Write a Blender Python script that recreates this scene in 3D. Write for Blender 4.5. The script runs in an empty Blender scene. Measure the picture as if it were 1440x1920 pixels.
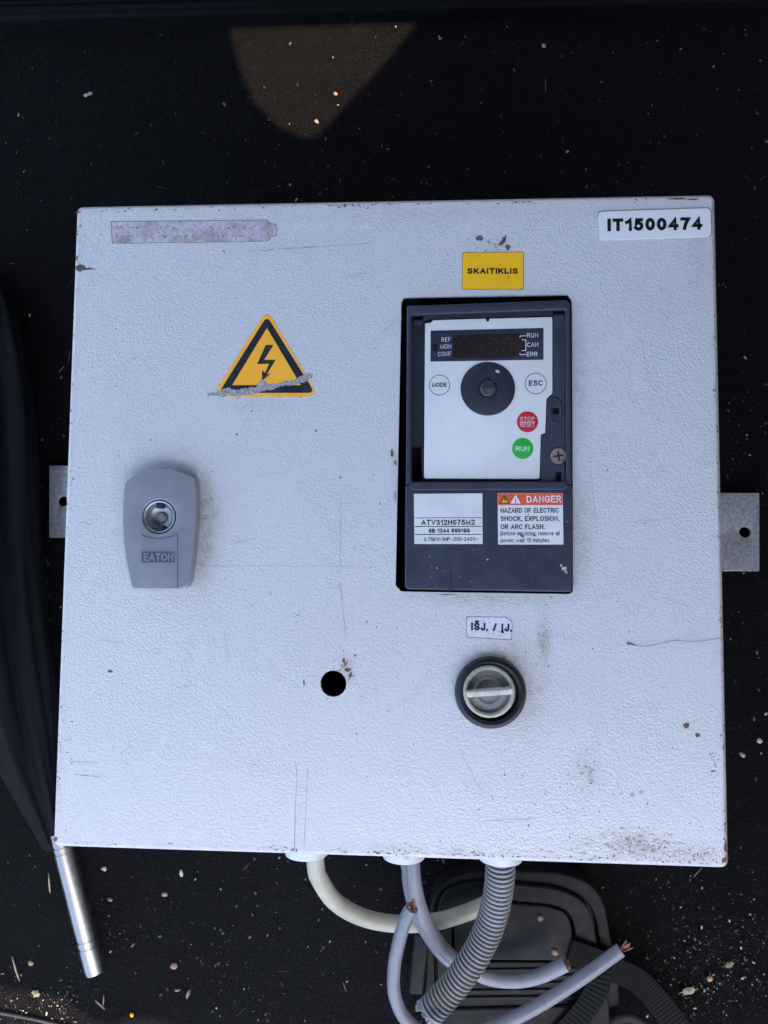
import bpy, bmesh, math, random
import numpy as np
from mathutils import Vector, Matrix

random.seed(7); rng = np.random.default_rng(7)
scene = bpy.context.scene
COL = scene.collection

# ------------------------------------------------------------------ camera
ZF = 0.155                      # height of the cabinet's door face above the carpet
CAM_R = Matrix(((0.9983408603710019, 0.00913806506272924, -0.05685087757104344),
                (-0.005428264398375404, 0.9978659157228399, 0.06507033259666085),
                (0.057324169939998046, -0.06465377023444234, 0.9962599206708872)))   # world -> camera
CAM_C = Vector((0.01889870232478525, -0.018544161719142353, 0.3370712476596816 + ZF))
F_PX = 1386.0
cd = bpy.data.cameras.new('camera'); cam = bpy.data.objects.new('camera', cd); COL.objects.link(cam)
cam.matrix_world = Matrix.Translation(CAM_C) @ CAM_R.transposed().to_4x4()
cd.sensor_width = 36; cd.lens = 36 * F_PX / 1920; cd.clip_start = 0.01; cd.clip_end = 100
scene.camera = cam

# ------------------------------------------------------------------ sky, sun, exposure
SUN_V = Vector((0.25, -0.15, 1.0)).normalized()        # towards the sun
w = bpy.data.worlds.new('World'); scene.world = w; w.use_nodes = True
nt = w.node_tree; bg = nt.nodes['Background']
sky = nt.nodes.new('ShaderNodeTexSky'); sky.sky_type = 'NISHITA'; sky.sun_disc = False
sky.sun_elevation = math.asin(SUN_V.z); sky.sun_rotation = math.atan2(SUN_V.x, SUN_V.y)
sky.air_density = 1.0; sky.dust_density = 2.6; sky.ozone_density = 1.0
nt.links.new(sky.outputs[0], bg.inputs[0]); bg.inputs[1].default_value = 0.15
ld = bpy.data.lights.new('sun', 'SUN'); ld.energy = 2.0; ld.angle = math.radians(0.4); ld.color = (1, .76, .52)
sun = bpy.data.objects.new('sun', ld); COL.objects.link(sun)
sun.rotation_euler = SUN_V.to_track_quat('Z', 'Y').to_euler(); sun.location = (0.4, 0.6, 2)
vs = scene.view_settings; vs.view_transform = 'Standard'; vs.look = 'None'; vs.gamma = 1; vs.exposure = 2.55
vs.use_curve_mapping = False
cy = scene.cycles; cy.max_bounces = 5; cy.diffuse_bounces = 3; cy.glossy_bounces = 3; cy.transmission_bounces = 2; cy.caustics_reflective = False; cy.caustics_refractive = False

# ------------------------------------------------------------------ helpers
CT = CAM_R.transposed()
def P(x, y, z):
    """point of the photograph -> place on the level z"""
    d = CT @ Vector(((x - 720) / F_PX, -(y - 960) / F_PX, -1.0))
    return CAM_C + d * ((z - CAM_C.z) / d.z)
def P2(x, y, z):
    p = P(x, y, z); return (p.x, p.y)
def PXM(n, z):                  # length of n photo pixels on level z
    return n * (CAM_C.z - z) / F_PX / 0.9963

def tag(o, label=None, cat=None, group=None, kind=None):
    if label: o['label'] = label
    if cat: o['category'] = cat
    if group: o['group'] = group
    if kind: o['kind'] = kind
    return o
def empty(name, loc=(0, 0, 0)):
    o = bpy.data.objects.new(name, None); COL.objects.link(o); o.location = loc; o.empty_display_size = .02
    bpy.context.view_layer.update(); return o
def link(name, me, mat, parent=None, smooth=None):
    o = bpy.data.objects.new(name, me); COL.objects.link(o)
    if mat: me.materials.append(mat)
    if smooth is not None:
        me.polygons.foreach_set('use_smooth', [True] * len(me.polygons))
        if smooth > 0: me.set_sharp_from_angle(angle=math.radians(smooth))
    if parent:
        o.parent = parent
        o.matrix_parent_inverse = root_mat(parent).inverted()
    return o
def root_mat(p):
    m = p.matrix_basis.copy()
    q = p.parent
    if q: m = root_mat(q) @ p.matrix_parent_inverse @ m
    return m
def mesh(name, verts, faces, mat, parent=None, smooth=None):
    me = bpy.data.meshes.new(name); me.from_pydata([tuple(v) for v in verts], [], faces); me.update()
    return link(name, me, mat, parent, smooth)
def bulk(name, V, Fc, mat, parent=None):               # large numpy mesh, faces all the same size
    me = bpy.data.meshes.new(name); n = Fc.shape[1]
    me.vertices.add(len(V)); me.vertices.foreach_set('co', V.astype(np.float32).ravel())
    me.loops.add(Fc.size); me.loops.foreach_set('vertex_index', Fc.astype(np.int32).ravel())
    me.polygons.add(len(Fc)); me.polygons.foreach_set('loop_start', np.arange(0, Fc.size, n, dtype=np.int32))
    me.update(calc_edges=True); me.validate()
    return link(name, me, mat, parent)

def plate(name, loops, z0, z1, mat, parent=None, bevel=0.0, res=3, smooth=30):
    """solid plate from 2-D outlines (first is the outside, the rest are holes), rounded edge on top and bottom"""
    S = 100.0
    cu = bpy.data.curves.new(name, 'CURVE'); cu.dimensions = '2D'; cu.fill_mode = 'BOTH'
    for lp in loops:
        s = cu.splines.new('POLY'); s.points.add(len(lp) - 1); s.use_cyclic_u = True
        for p, q in zip(s.points, lp): p.co = (q[0] * S, q[1] * S, 0, 1)
    h = (z1 - z0) / 2
    cu.extrude = max(h - bevel, 1e-6) * S
    cu.bevel_depth = bevel * S; cu.bevel_resolution = res if bevel else 0; cu.offset = -bevel * S
    tmp = bpy.data.objects.new(name + '_tmp', cu); COL.objects.link(tmp)
    dg = bpy.context.evaluated_depsgraph_get(); dg.update()
    me = bpy.data.meshes.new_from_object(tmp.evaluated_get(dg))
    bpy.data.objects.remove(tmp); bpy.data.curves.remove(cu)
    bm = bmesh.new(); bm.from_mesh(me)
    bmesh.ops.remove_doubles(bm, verts=bm.verts, dist=1e-4)
    bmesh.ops.scale(bm, vec=(1 / S,) * 3, verts=bm.verts)
    bmesh.ops.translate(bm, vec=(0, 0, (z0 + z1) / 2), verts=bm.verts)
    bmesh.ops.recalc_face_normals(bm, faces=bm.faces)
    bm.to_mesh(me); bm.free(); me.materials.clear(); me.name = name
    return link(name, me, mat, parent, smooth)

def rnd(pts, r, n=5):
    """round the corners of a polygon; r one radius or one per corner"""
    out = []; k = len(pts)
    for i in range(k):
        a, b, c = Vector(pts[i - 1]), Vector(pts[i]), Vector(pts[(i + 1) % k])
        ri = r[i] if isinstance(r, (list, tuple)) else r
        u, v = (a - b), (c - b)
        la, lc = u.length, v.length
        if ri <= 0 or la < 1e-9 or lc < 1e-9: out.append(tuple(b)); continue
        u /= la; v /= lc
        ang = math.acos(max(-1, min(1, u.dot(v))))
        if ang > 3.1: out.append(tuple(b)); continue
        d = min(ri / math.tan(ang / 2), la * .48, lc * .48)
        for j in range(n + 1):
            t = j / n
            out.append(tuple((b + u * d) * (1 - t) ** 2 + b * 2 * t * (1 - t) + (b + v * d) * t * t))
    return out
def poly(px, z, r=0, n=5):
    q = [P2(x, y, z) for x, y in px]
    return rnd(q, r, n) if r else q
def circ(c, r, n=40, ry=None, a0=0):
    ry = ry or r
    return [(c[0] + r * math.cos(a0 + i * 2 * math.pi / n), c[1] + ry * math.sin(a0 + i * 2 * math.pi / n)) for i in range(n)]
def lathe(name, c, prof, mat, parent=None, n=64, smooth=35, axis=None):
    """profile (r,h) turned about the axis through c"""
    V = []; Fc = []
    az = Vector(axis or (0, 0, 1)).normalized()
    ax = az.orthogonal().normalized(); ay = az.cross(ax)
    c = Vector(c); m = len(prof)
    for i in range(n):
        a = i * 2 * math.pi / n; d = ax * math.cos(a) + ay * math.sin(a)
        for r, h in prof: V.append(c + d * r + az * h)
    for i in range(n):
        j = (i + 1) % n
        for k in range(m - 1):
            Fc.append((i * m + k, j * m + k, j * m + k + 1, i * m + k + 1))
    me = bpy.data.meshes.new(name); me.from_pydata([tuple(v) for v in V], [], Fc)
    bm = bmesh.new(); bm.from_mesh(me); bmesh.ops.remove_doubles(bm, verts=bm.verts, dist=1e-7)
    bmesh.ops.recalc_face_normals(bm, faces=bm.faces); bm.to_mesh(me); bm.free()
    return link(name, me, mat, parent, smooth)
def box(name, c, s, mat, parent=None, rz=0, bevel=0.0):
    bm = bmesh.new(); bmesh.ops.create_cube(bm, size=1)
    bmesh.ops.scale(bm, vec=s, verts=bm.verts)
    if bevel: bmesh.ops.bevel(bm, geom=bm.edges[:], offset=bevel, segments=3, affect='EDGES')
    bmesh.ops.rotate(bm, cent=(0, 0, 0), matrix=Matrix.Rotation(rz, 3, 'Z'), verts=bm.verts)
    bmesh.ops.translate(bm, vec=c, verts=bm.verts)
    me = bpy.data.meshes.new(name); bm.to_mesh(me); bm.free()
    return link(name, me, mat, parent, 30)
def spline(pts, n=12):
    """Catmull-Rom through 3-D (or n-D) points"""
    pts = [np.array(p, float) for p in pts]; q = [2 * pts[0] - pts[1]] + pts + [2 * pts[-1] - pts[-2]]
    out = []
    for i in range(1, len(q) - 2):
        p0, p1, p2, p3 = q[i - 1:i + 3]
        for j in range(n):
            t = j / n
            out.append(.5 * (2 * p1 + (p2 - p0) * t + (2 * p0 - 5 * p1 + 4 * p2 - p3) * t * t + (3 * p1 - p0 - 3 * p2 + p3) * t ** 3))
    out.append(pts[-1]); return out
def resample(pts, step):
    L = np.cumsum([0] + [np.linalg.norm(b - a) for a, b in zip(pts, pts[1:])]); m = max(2, int(L[-1] / step) + 1)
    s = np.linspace(0, L[-1], m); A = np.array(pts)
    return np.stack([np.interp(s, L, A[:, k]) for k in range(A.shape[1])], 1), s
def sweep(name, pts, rad, mat, parent=None, n=20, cap=True, smooth=60, shape=None):
    """tube along pts (Nx3); rad(i, s) -> radius; shape(i, a) -> factor"""
    pts, s = pts; V = []; Fc = []; N = len(pts)
    T = np.gradient(pts, axis=0); T /= np.linalg.norm(T, axis=1)[:, None]
    u = np.cross(T[0], (0, 0, 1.)); u /= np.linalg.norm(u)
    for i in range(N):
        u = u - T[i] * u.dot(T[i]); u /= np.linalg.norm(u); v = np.cross(T[i], u)
        r = rad(i, s[i])
        for k in range(n):
            a = 2 * math.pi * k / n; f = shape(i, a) if shape else (1, 1)
            V.append(pts[i] + (u * math.cos(a) * f[0] + v * math.sin(a) * f[1]) * r)
    for i in range(N - 1):
        for k in range(n):
            l = (k + 1) % n; Fc.append((i * n + k, i * n + l, (i + 1) * n + l, (i + 1) * n + k))
    if cap: Fc.append(tuple(range(n - 1, -1, -1))); Fc.append(tuple(range((N - 1) * n, N * n)))
    o = mesh(name, V, Fc, mat, parent, smooth)
    return o

# ------------------------------------------------------------------ lettering (strokes)
def arc(cx, cy, rx, ry, a0, a1, n=None):
    n = n or max(4, int(abs(a1 - a0) / 20))
    return [(cx + rx * math.cos(math.radians(a0 + (a1 - a0) * i / n)), cy + ry * math.sin(math.radians(a0 + (a1 - a0) * i / n))) for i in range(n + 1)]
def ell(cx, cy, rx, ry): return arc(cx, cy, rx, ry, 90, 450, 20)
G = {
 'A': (.66, [[(0, 0), (.33, 1), (.66, 0)], [(.13, .33), (.53, .33)]]),
 'B': (.58, [[(0, 0), (0, 1), (.3, 1)] + arc(.3, .765, .24, .235, 80, -90) + [(0, .53)], [(.3, .53)] + arc(.31, .265, .27, .265, 80, -90) + [(0, 0)]]),
 'C': (.63, [arc(.35, .5, .35, .5, 40, 320)]),
 'D': (.62, [[(0, 0), (0, 1), (.24, 1)] + arc(.24, .5, .38, .5, 80, -90) + [(0, 0)]]),
 'E': (.52, [[(.5, 1), (0, 1), (0, 0), (.52, 0)], [(0, .52), (.46, .52)]]),
 'F': (.5, [[(.5, 1), (0, 1), (0, 0)], [(0, .5), (.42, .5)]]),
 'G': (.68, [arc(.36, .5, .36, .5, 40, 318) + [(.68, .2), (.68, .45), (.4, .45)]]),
 'H': (.58, [[(0, 0), (0, 1)], [(.58, 0), (.58, 1)], [(0, .53), (.58, .53)]]),
 'I': (0, [[(0, 0), (0, 1)]]),
 'J': (.42, [[(.42, 1), (.42, .3)] + arc(.21, .25, .21, .25, 0, -170)]),
 'K': (.58, [[(0, 0), (0, 1)], [(.55, 1), (.03, .4)], [(.2, .57), (.58, 0)]]),
 'L': (.46, [[(0, 1), (0, 0), (.46, 0)]]),
 'M': (.7, [[(0, 0), (0, 1), (.35, .05), (.7, 1), (.7, 0)]]),
 'N': (.57, [[(0, 0), (0, 1), (.57, 0), (.57, 1)]]),
 'O': (.72, [ell(.36, .5, .36, .5)]),
 'P': (.55, [[(0, 0), (0, 1), (.3, 1)] + arc(.3, .73, .25, .27, 80, -90) + [(0, .46)]]),
 'R': (.6, [[(0, 0), (0, 1), (.32, 1)] + arc(.32, .74, .24, .26, 80, -90) + [(0, .48)], [(.3, .48), (.6, 0)]]),
 'S': (.58, [arc(.29, .745, .26, .255, 25, 260) + arc(.29, .25, .29, .25, 80, -155)]),
 'T': (.58, [[(0, 1), (.58, 1)], [(.29, 1), (.29, 0)]]),
 'U': (.56, [[(0, 1), (0, .32)] + arc(.28, .28, .28, .28, 180, 360) + [(.56, 1)]]),
 'V': (.62, [[(0, 1), (.31, 0), (.62, 1)]]),
 'W': (.92, [[(0, 1), (.22, 0), (.46, .95), (.7, 0), (.92, 1)]]),
 'X': (.6, [[(0, 1), (.6, 0)], [(0, 0), (.6, 1)]]),
 'Z': (.56, [[(0, 1), (.54, 1), (0, 0), (.56, 0)]]),
 '0': (.5, [ell(.25, .5, .25, .5)]),
 '1': (.27, [[(0, .74), (.15, .82), (.27, 1), (.27, 0)]]),
 '2': (.5, [arc(.25, .73, .24, .27, 165, -25) + [(.0, .0), (.5, 0)]]),
 '3': (.5, [arc(.24, .76, .22, .24, 155, -80), arc(.24, .27, .26, .27, 80, -155)]),
 '4': (.54, [[(.4, 0), (.4, 1), (0, .28), (.54, .28)]]),
 '5': (.5, [[(.46, 1), (.1, 1), (.04, .52)] + arc(.24, .33, .26, .33, 125, -150)]),
 '6': (.5, [arc(.27, .6, .27, .4, 40, 175) + [(0, .33)], ell(.25, .32, .25, .32)]),
 '7': (.5, [[(0, 1), (.5, 1), (.3, .55), (.18, 0)]]),
 '8': (.5, [ell(.25, .76, .22, .24), ell(.25, .27, .25, .27)]),
 '9': (.5, [arc(.23, .4, .27, .4, 220, 355) + [(.5, .67)], ell(.25, .68, .25, .32)]),
 '.': (0, [[(0, 0), (0, .02)]]), ',': (.04, [[(.06, .03), (0, -.16)]]),
 '-': (.26, [[(0, .38), (.26, .38)]]), '/': (.28, [[(0, 0), (.28, 1)]]), '~': (.4, [[(0, .4), (.12, .5), (.28, .4), (.4, .5)]]),
 '!': (0, [[(0, .35), (0, 1)], [(0, 0), (0, .04)]]), ' ': (.16, []),
 'a': (.42, [arc(.21, .5, .2, .22, 160, 0) + [(.42, 0)], [(.42, .42)] + arc(.2, .2, .2, .2, 90, 330)]),
 'c': (.4, [arc(.22, .36, .22, .36, 45, 315)]),
 'e': (.44, [[(.02, .38), (.44, .38)] + arc(.22, .36, .22, .36, 0, 315)]),
 'f': (.26, [[(.1, 0), (.1, .8)] + arc(.22, .82, .12, .18, 180, 80), [(0, .68), (.24, .68)]]),
 'g': (.42, [ell(.21, .37, .21, .35), [(.42, .72), (.42, -.05)] + arc(.21, -.05, .21, .2, 0, -160)]),
 'i': (0, [[(0, 0), (0, .7)], [(0, .95), (0, 1)]]),
 'k': (.4, [[(0, 0), (0, 1)], [(.36, .7), (.03, .3)], [(.14, .42), (.4, 0)]]),
 'l': (0, [[(0, 0), (0, 1)]]),
 'm': (.66, [[(0, 0), (0, .72)], [(0, .5)] + arc(.165, .5, .165, .22, 180, 0) + [(.33, 0)], [(.33, .5)] + arc(.495, .5, .165, .22, 180, 0) + [(.66, 0)]]),
 'n': (.38, [[(0, 0), (0, .72)], [(0, .5)] + arc(.19, .5, .19, .22, 180, 0) + [(.38, 0)]]),
 'o': (.44, [ell(.22, .36, .22, .36)]),
 'p': (.42, [[(0, .72), (0, -.26)], ell(.21, .36, .21, .36)]),
 'r': (.22, [[(0, 0), (0, .72)], [(0, .45)] + arc(.2, .48, .2, .24, 180, 80)]),
 's': (.38, [arc(.19, .54, .17, .18, 25, 260) + arc(.19, .18, .19, .18, 80, -155)]),
 't': (.22, [[(.1, .95), (.1, .15)] + arc(.2, .14, .1, .14, 180, 280), [(0, .7), (.22, .7)]]),
 'u': (.38, [[(0, .72), (0, .25)] + arc(.19, .22, .19, .22, 180, 360), [(.38, .72), (.38, 0)]]),
 'v': (.42, [[(0, .72), (.21, 0), (.42, .72)]]),
 'w': (.62, [[(0, .72), (.15, 0), (.31, .68), (.47, 0), (.62, .72)]]),
}
G['Š'] = (.58, G['S'][1] + [[(.14, 1.38), (.29, 1.2), (.44, 1.38)]])
G['Į'] = (0.06, [[(0, 0), (0, 1)], [(.02, -.05), (-.06, -.2), (.02, -.3), (.12, -.28)]])
def ribbon(path, t):
    """outline (left side, right side) of a stroke with mitred joints"""
    p = [Vector(q) for q in path]; closed = (p[0] - p[-1]).length < 1e-6
    if closed: p = p[:-1]
    n = len(p); L = []; R = []
    for i in range(n):
        if closed or 0 < i < n - 1:
            d0 = (p[i] - p[i - 1]).normalized(); d1 = (p[(i + 1) % n] - p[i]).normalized()
        else:
            d0 = d1 = (p[1] - p[0]).normalized() if i == 0 else (p[-1] - p[-2]).normalized()
        n0 = Vector((-d0.y, d0.x)); n1 = Vector((-d1.y, d1.x)); m = n0 + n1
        m = m.normalized() if m.length > 1e-4 else n0
        k = min(1 / max(m.dot(n0), .2), 1.9)
        c = p[i]
        if not closed and i == 0: c = c - d0 * t / 2
        if not closed and i == n - 1: c = c + d1 * t / 2
        L.append(c + m * k * t / 2); R.append(c - m * k * t / 2)
    return L, R, closed
def txt(name, s, a, b, cap, z, mat, parent, t=.15, gap=None, th=0.00005):
    """word set from photo point a to b (ends of its baseline) with capital height cap (photo px), as thin raised ink"""
    A, B = P(*a, z), P(*b, z); U = (B - A); W = U.length; U /= W; Vv = Vector((-U.y, U.x, 0)); H = PXM(cap, z)
    gap = t * 1.0 + .13 if gap is None else gap
    x = 0; strokes = []
    for ch in s:
        gw, st = G[ch]
        for q in st: strokes.append([(x + u, v) for u, v in q])
        x += gw + gap
    tot = x - gap
    sx = W / (tot + t)              # the same scale for strokes: widen with letters
    V = []; Fc = []; zi = 0
    for q in strokes:
        asp = sx / (H)              # keep stroke thickness even: work in a space where cap = 1
        q2 = [((u + t / 2) * asp, t / 2 + v * (1 - t)) for u, v in q]
        L, R, cl = ribbon(q2, t * min(1.15, max(asp, .8)))
        zi = (zi + 1) % 5
        b0 = len(V); n = len(L)
        for l, r in zip(L, R):
            for pt in (l, r):
                V.append(A + U * (pt.x * H) + Vv * (pt.y * H) + Vector((0, 0, th + zi * 6e-6)))
        for i in range(n if cl else n - 1):
            j = (i + 1) % n; Fc.append((b0 + 2 * i + 1, b0 + 2 * j + 1, b0 + 2 * j, b0 + 2 * i))
    return mesh(name, V, Fc, mat, parent)

# ------------------------------------------------------------------ materials
class NB:
    def __init__(s, name):
        s.m = bpy.data.materials.new(name); s.m.use_nodes = True; s.t = s.m.node_tree; s.b = s.t.nodes['Principled BSDF']
        s._co = None
    def n(s, typ, **kw):
        o = s.t.nodes.new(typ)
        for k, v in kw.items():
            if k in o.inputs.keys(): o.inputs[k].default_value = v
            else: setattr(o, k, v)
        return o
    def l(s, a, b): s.t.links.new(a, b)
    @property
    def co(s):
        if s._co is None: s._co = s.n('ShaderNodeTexCoord').outputs['Object']
        return s._co
    def math(s, op, a, b=None, c=None, clamp=False):
        o = s.n('ShaderNodeMath', operation=op, use_clamp=clamp)
        for i, v in enumerate((a, b, c)):
            if v is None: continue
            if isinstance(v, (int, float)): o.inputs[i].default_value = v
            else: s.l(v, o.inputs[i])
        return o.outputs[0]
    def noise(s, scale, detail=3, rough=.55, vec=None, dist=0):
        o = s.n('ShaderNodeTexNoise', Scale=scale, Detail=detail, Roughness=rough, Distortion=dist); s.l(vec or s.co, o.inputs['Vector']); return o.outputs[0]
    def ramp(s, v, a, b, lo=0., hi=1.):
        o = s.n('ShaderNodeMapRange'); s.l(v, o.inputs[0])
        for i, q in enumerate((a, b, lo, hi)): o.inputs[i + 1].default_value = q
        return o.outputs[0]
    def mix(s, f, a, b):
        o = s.n('ShaderNodeMix', data_type='RGBA')
        if isinstance(f, (int, float)): o.inputs[0].default_value = f
        else: s.l(f, o.inputs[0])
        for i, q in ((6, a), (7, b)):
            if isinstance(q, tuple): o.inputs[i].default_value = q + (1,) if len(q) == 3 else q
            else: s.l(q, o.inputs[i])
        return o.outputs[2]
    def set(s, color=None, rough=None, metal=None, spec=None, coat=None):
        for k, v in (('Base Color', color), ('Roughness', rough), ('Metallic', metal), ('Specular IOR Level', spec), ('Coat Weight', coat)):
            if v is None: continue
            if isinstance(v, tuple): s.b.inputs[k].default_value = v + (1,)
            elif isinstance(v, (int, float)): s.b.inputs[k].default_value = v
            else: s.l(v, s.b.inputs[k])
        return s
    def bump(s, h, dist, strength=1.0, prev=None):
        o = s.n('ShaderNodeBump', Strength=strength, Distance=dist); s.l(h, o.inputs['Height'])
        if prev: s.l(prev, o.inputs['Normal'])
        s.l(o.outputs[0], s.b.inputs['Normal']); return o.outputs[0]
def simple(name, col, rough=.5, metal=0., var=.12, sc=300, bump=0., spec=.5, speck=None):
    m = NB(name); f = m.noise(sc, 4)
    c2 = tuple(c * (1 - var) for c in col); c1 = tuple(min(1, c * (1 + var)) for c in col)
    c = m.mix(m.ramp(f, .35, .65), c2, c1)
    if speck:
        sp = m.ramp(m.noise(speck[0], 2), speck[1], speck[1] + .04); c = m.mix(m.math('MULTIPLY', sp, speck[3] if len(speck) > 3 else .6), c, speck[2])
    m.set(c, m.ramp(f, .3, .7, rough * .85, min(1, rough * 1.15)), metal, spec)
    if bump: m.bump(m.noise(sc * 2, 3), bump)
    return m.m

def paint_material():
    m = NB('hammered_light_grey_paint')
    sep = m.n('ShaderNodeSeparateXYZ'); m.l(m.co, sep.inputs[0]); X, Y = sep.outputs[0], sep.outputs[1]
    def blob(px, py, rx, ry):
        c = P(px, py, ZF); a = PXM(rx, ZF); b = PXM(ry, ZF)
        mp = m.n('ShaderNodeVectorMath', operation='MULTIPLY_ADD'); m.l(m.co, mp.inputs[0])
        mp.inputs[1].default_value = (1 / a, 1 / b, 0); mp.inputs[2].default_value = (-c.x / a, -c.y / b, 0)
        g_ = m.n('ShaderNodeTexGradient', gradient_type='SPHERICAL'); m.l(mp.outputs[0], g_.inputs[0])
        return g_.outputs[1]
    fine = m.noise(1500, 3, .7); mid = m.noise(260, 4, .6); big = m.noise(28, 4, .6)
    brown_mask = None
    # brown blobs beside the lock, cut-out and selector; grime along the lower right edge
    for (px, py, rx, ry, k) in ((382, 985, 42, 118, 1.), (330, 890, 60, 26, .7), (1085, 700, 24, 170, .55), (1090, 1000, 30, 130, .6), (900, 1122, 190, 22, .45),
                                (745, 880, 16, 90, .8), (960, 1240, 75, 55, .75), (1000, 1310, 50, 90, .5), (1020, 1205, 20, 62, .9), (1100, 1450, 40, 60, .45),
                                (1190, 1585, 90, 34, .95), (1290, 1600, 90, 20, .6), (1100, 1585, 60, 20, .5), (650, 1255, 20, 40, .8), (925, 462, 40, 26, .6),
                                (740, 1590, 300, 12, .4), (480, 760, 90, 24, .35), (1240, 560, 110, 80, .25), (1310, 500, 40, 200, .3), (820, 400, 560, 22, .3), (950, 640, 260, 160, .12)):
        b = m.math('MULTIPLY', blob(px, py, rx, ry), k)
        brown_mask = b if brown_mask is None else m.math('MAXIMUM', brown_mask, b)
    # along the rim of the door
    ex = m.math('SUBTRACT', .1505, m.math('ABSOLUTE', X)); ey = m.math('SUBTRACT', .1505, m.math('ABSOLUTE', Y))
    edge = m.math('MAXIMUM', m.ramp(m.math('MINIMUM', ex, ey), .0045, .0, 0, .45), m.ramp(m.math('SUBTRACT', .1505, X), .0022, .0012, 0, .8))
    brown_mask = m.math('MAXIMUM', brown_mask, edge)
    speckle = m.ramp(m.math('ADD', fine, m.math('MULTIPLY', mid, .5)), .72, .9)
    d = m.math('MULTIPLY', brown_mask, m.math('ADD', m.math('MULTIPLY', speckle, .62), m.ramp(mid, .30, .80, .02, .42)), clamp=True)
    base = m.mix(m.ramp(m.noise(10, 2, .5), .2, .8), (.570, .545, .530), (.595, .567, .553))
    base = m.mix(m.ramp(X, .1483, .1492, 0, .7), base, (.40, .35, .29))  # warm light on the door's right edge, painted as a beige tint
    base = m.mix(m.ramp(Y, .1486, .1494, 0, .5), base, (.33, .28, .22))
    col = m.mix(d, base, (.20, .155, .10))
    specks = m.ramp(m.noise(620, 2, .5), .735, .76)
    col = m.mix(m.math('MULTIPLY', specks, .75), col, (.06, .05, .045))
    rough = m.math('ADD', m.ramp(m.noise(26, 6, .65), .3, .7, .17, .40), m.math('MULTIPLY', d, .35))
    m.set(col, rough, 0., .55)
    # hammer-blow relief: soft lumps about a millimetre and a half across
    h1 = m.noise(980, 1.5, .45, dist=.6)
    wv = m.n('ShaderNodeTexVoronoi', Scale=820, feature='SMOOTH_F1', Smoothness=.7, Randomness=1.0); m.l(m.co, wv.inputs['Vector'])
    h = m.math('ADD', h1, m.math('MULTIPLY', wv.outputs[0], .3))
    h = m.math('MULTIPLY', h, m.ramp(m.noise(16, 3, .6), .3, .7, .55, 1.25))
    h = m.math('ADD', h, m.math('MULTIPLY', m.noise(14, 2, .4), .4))
    m.bump(h, .00028, 1.0)
    return m.m

MAT = {}
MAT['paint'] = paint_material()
MAT['body_paint'] = simple('light_grey_body_paint', (.6, .6, .58), .4, 0, .06, 200, .0001)
def carpet_material(name, base, var):
    m = NB(name); f = m.noise(850, 4, .8); g = m.noise(70, 5, .7); k = m.noise(9, 4, .6)
    c = m.mix(m.ramp(f, .38, .64), tuple(x * .15 for x in base), tuple(x * 2.5 for x in base))
    c = m.mix(m.math('MULTIPLY', m.ramp(g, .45, .75), var), c, (.030, .024, .018))
    c = m.mix(m.math('MULTIPLY', m.ramp(k, .35, .7), .45), c, tuple(x * .45 for x in base))
    lint = m.math('MULTIPLY', m.ramp(m.noise(900, 3, .6), .62, .72), m.ramp(m.noise(24, 4, .6), .40, .68))
    c = m.mix(m.math('MULTIPLY', lint, .5), c, (.055, .047, .042))
    m.set(c, .95, 0., .08)
    m.bump(m.math('ADD', f, m.math('MULTIPLY', m.noise(400, 3), .8)), .0045, 1.0)
    return m.m
MAT['carpet'] = carpet_material('black_felt_carpet', (.0078, .0074, .0086), .22)
def fibre_material():
    m = NB('carpet_fibre'); oi = m.n('ShaderNodeNewGeometry')
    f = m.math('POWER', oi.outputs['Random Per Island'], 3.0)
    m.set(m.mix(f, (.0035, .0033, .004), (.052, .042, .038)), .9, 0., .1); return m.m
MAT['fibre'] = fibre_material()
MAT['trim'] = simple('black_ribbed_trim', (.0032, .0032, .0042), .75, 0, .2, 150, .0001, .08)
MAT['slate'] = simple('slate_grey_plastic', (.034, .039, .057), .45, 0, .10, 120, .00003, .35, (900, .745, (.22, .21, .21), .5))
MAT['slate_dark'] = simple('dark_slate_plastic', (.024, .028, .040), .45, 0, .12, 150, .00003, .4, (1100, .70, (.22, .21, .21), .4))
MAT['pit'] = simple('dark_interior', (.012, .012, .015), .7, 0, .1)
MAT['white_panel'] = simple('white_keypad_film', (.67, .645, .615), .38, 0, .035, 60, 0, .4, (900, .725, (.3, .29, .29), .5))
MAT['white_label'] = simple('white_label_paper', (.66, .635, .61), .5, 0, .05, 90, 0, .35, (700, .70, (.35, .33, .31), .5))
MAT['worn_label'] = simple('worn_silvery_label', (.64, .585, .615), .5, 0, .14, 300, .00006, .4, (1100, .56, (.22, .18, .15), .7))
def worn_label():
    m = NB('worn_silvery_label')
    c = m.mix(m.ramp(m.noise(500, 3, .6), .35, .65), (.48, .425, .435), (.58, .525, .54))
    st = m.math('MULTIPLY', m.ramp(m.noise(110, 4, .65), .44, .66), .75); c = m.mix(st, c, (.27, .205, .17))
    c = m.mix(m.math('MULTIPLY', m.ramp(m.noise(1300, 2, .5), .58, .64), .65), c, (.17, .13, .12))
    m.set(c, .5, 0., .4); m.bump(m.noise(900, 3), .0001); return m.m
MAT['worn_label'] = worn_label()
MAT['switch_label'] = simple('dirty_white_lilac_label', (.66, .62, .65), .5, 0, .06, 200, .00005, .4, (1100, .60, (.28, .24, .21), .6))
MAT['clean_label'] = simple('clean_white_plastic_label', (.74, .71, .68), .4, 0, .02, 60, 0, .45, (400, .75, (.4, .4, .4), .4))
MAT['yellow'] = simple('yellow_sticker', (.90, .47, .012), .45, 0, .04, 100, 0, .4, (520, .70, (.2, .13, .04), .6))
MAT['amber'] = simple('amber_warning_film', (.98, .43, .035), .42, 0, .04, 120, .00003, .4, (800, .72, (.4, .22, .07), .5))
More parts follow.
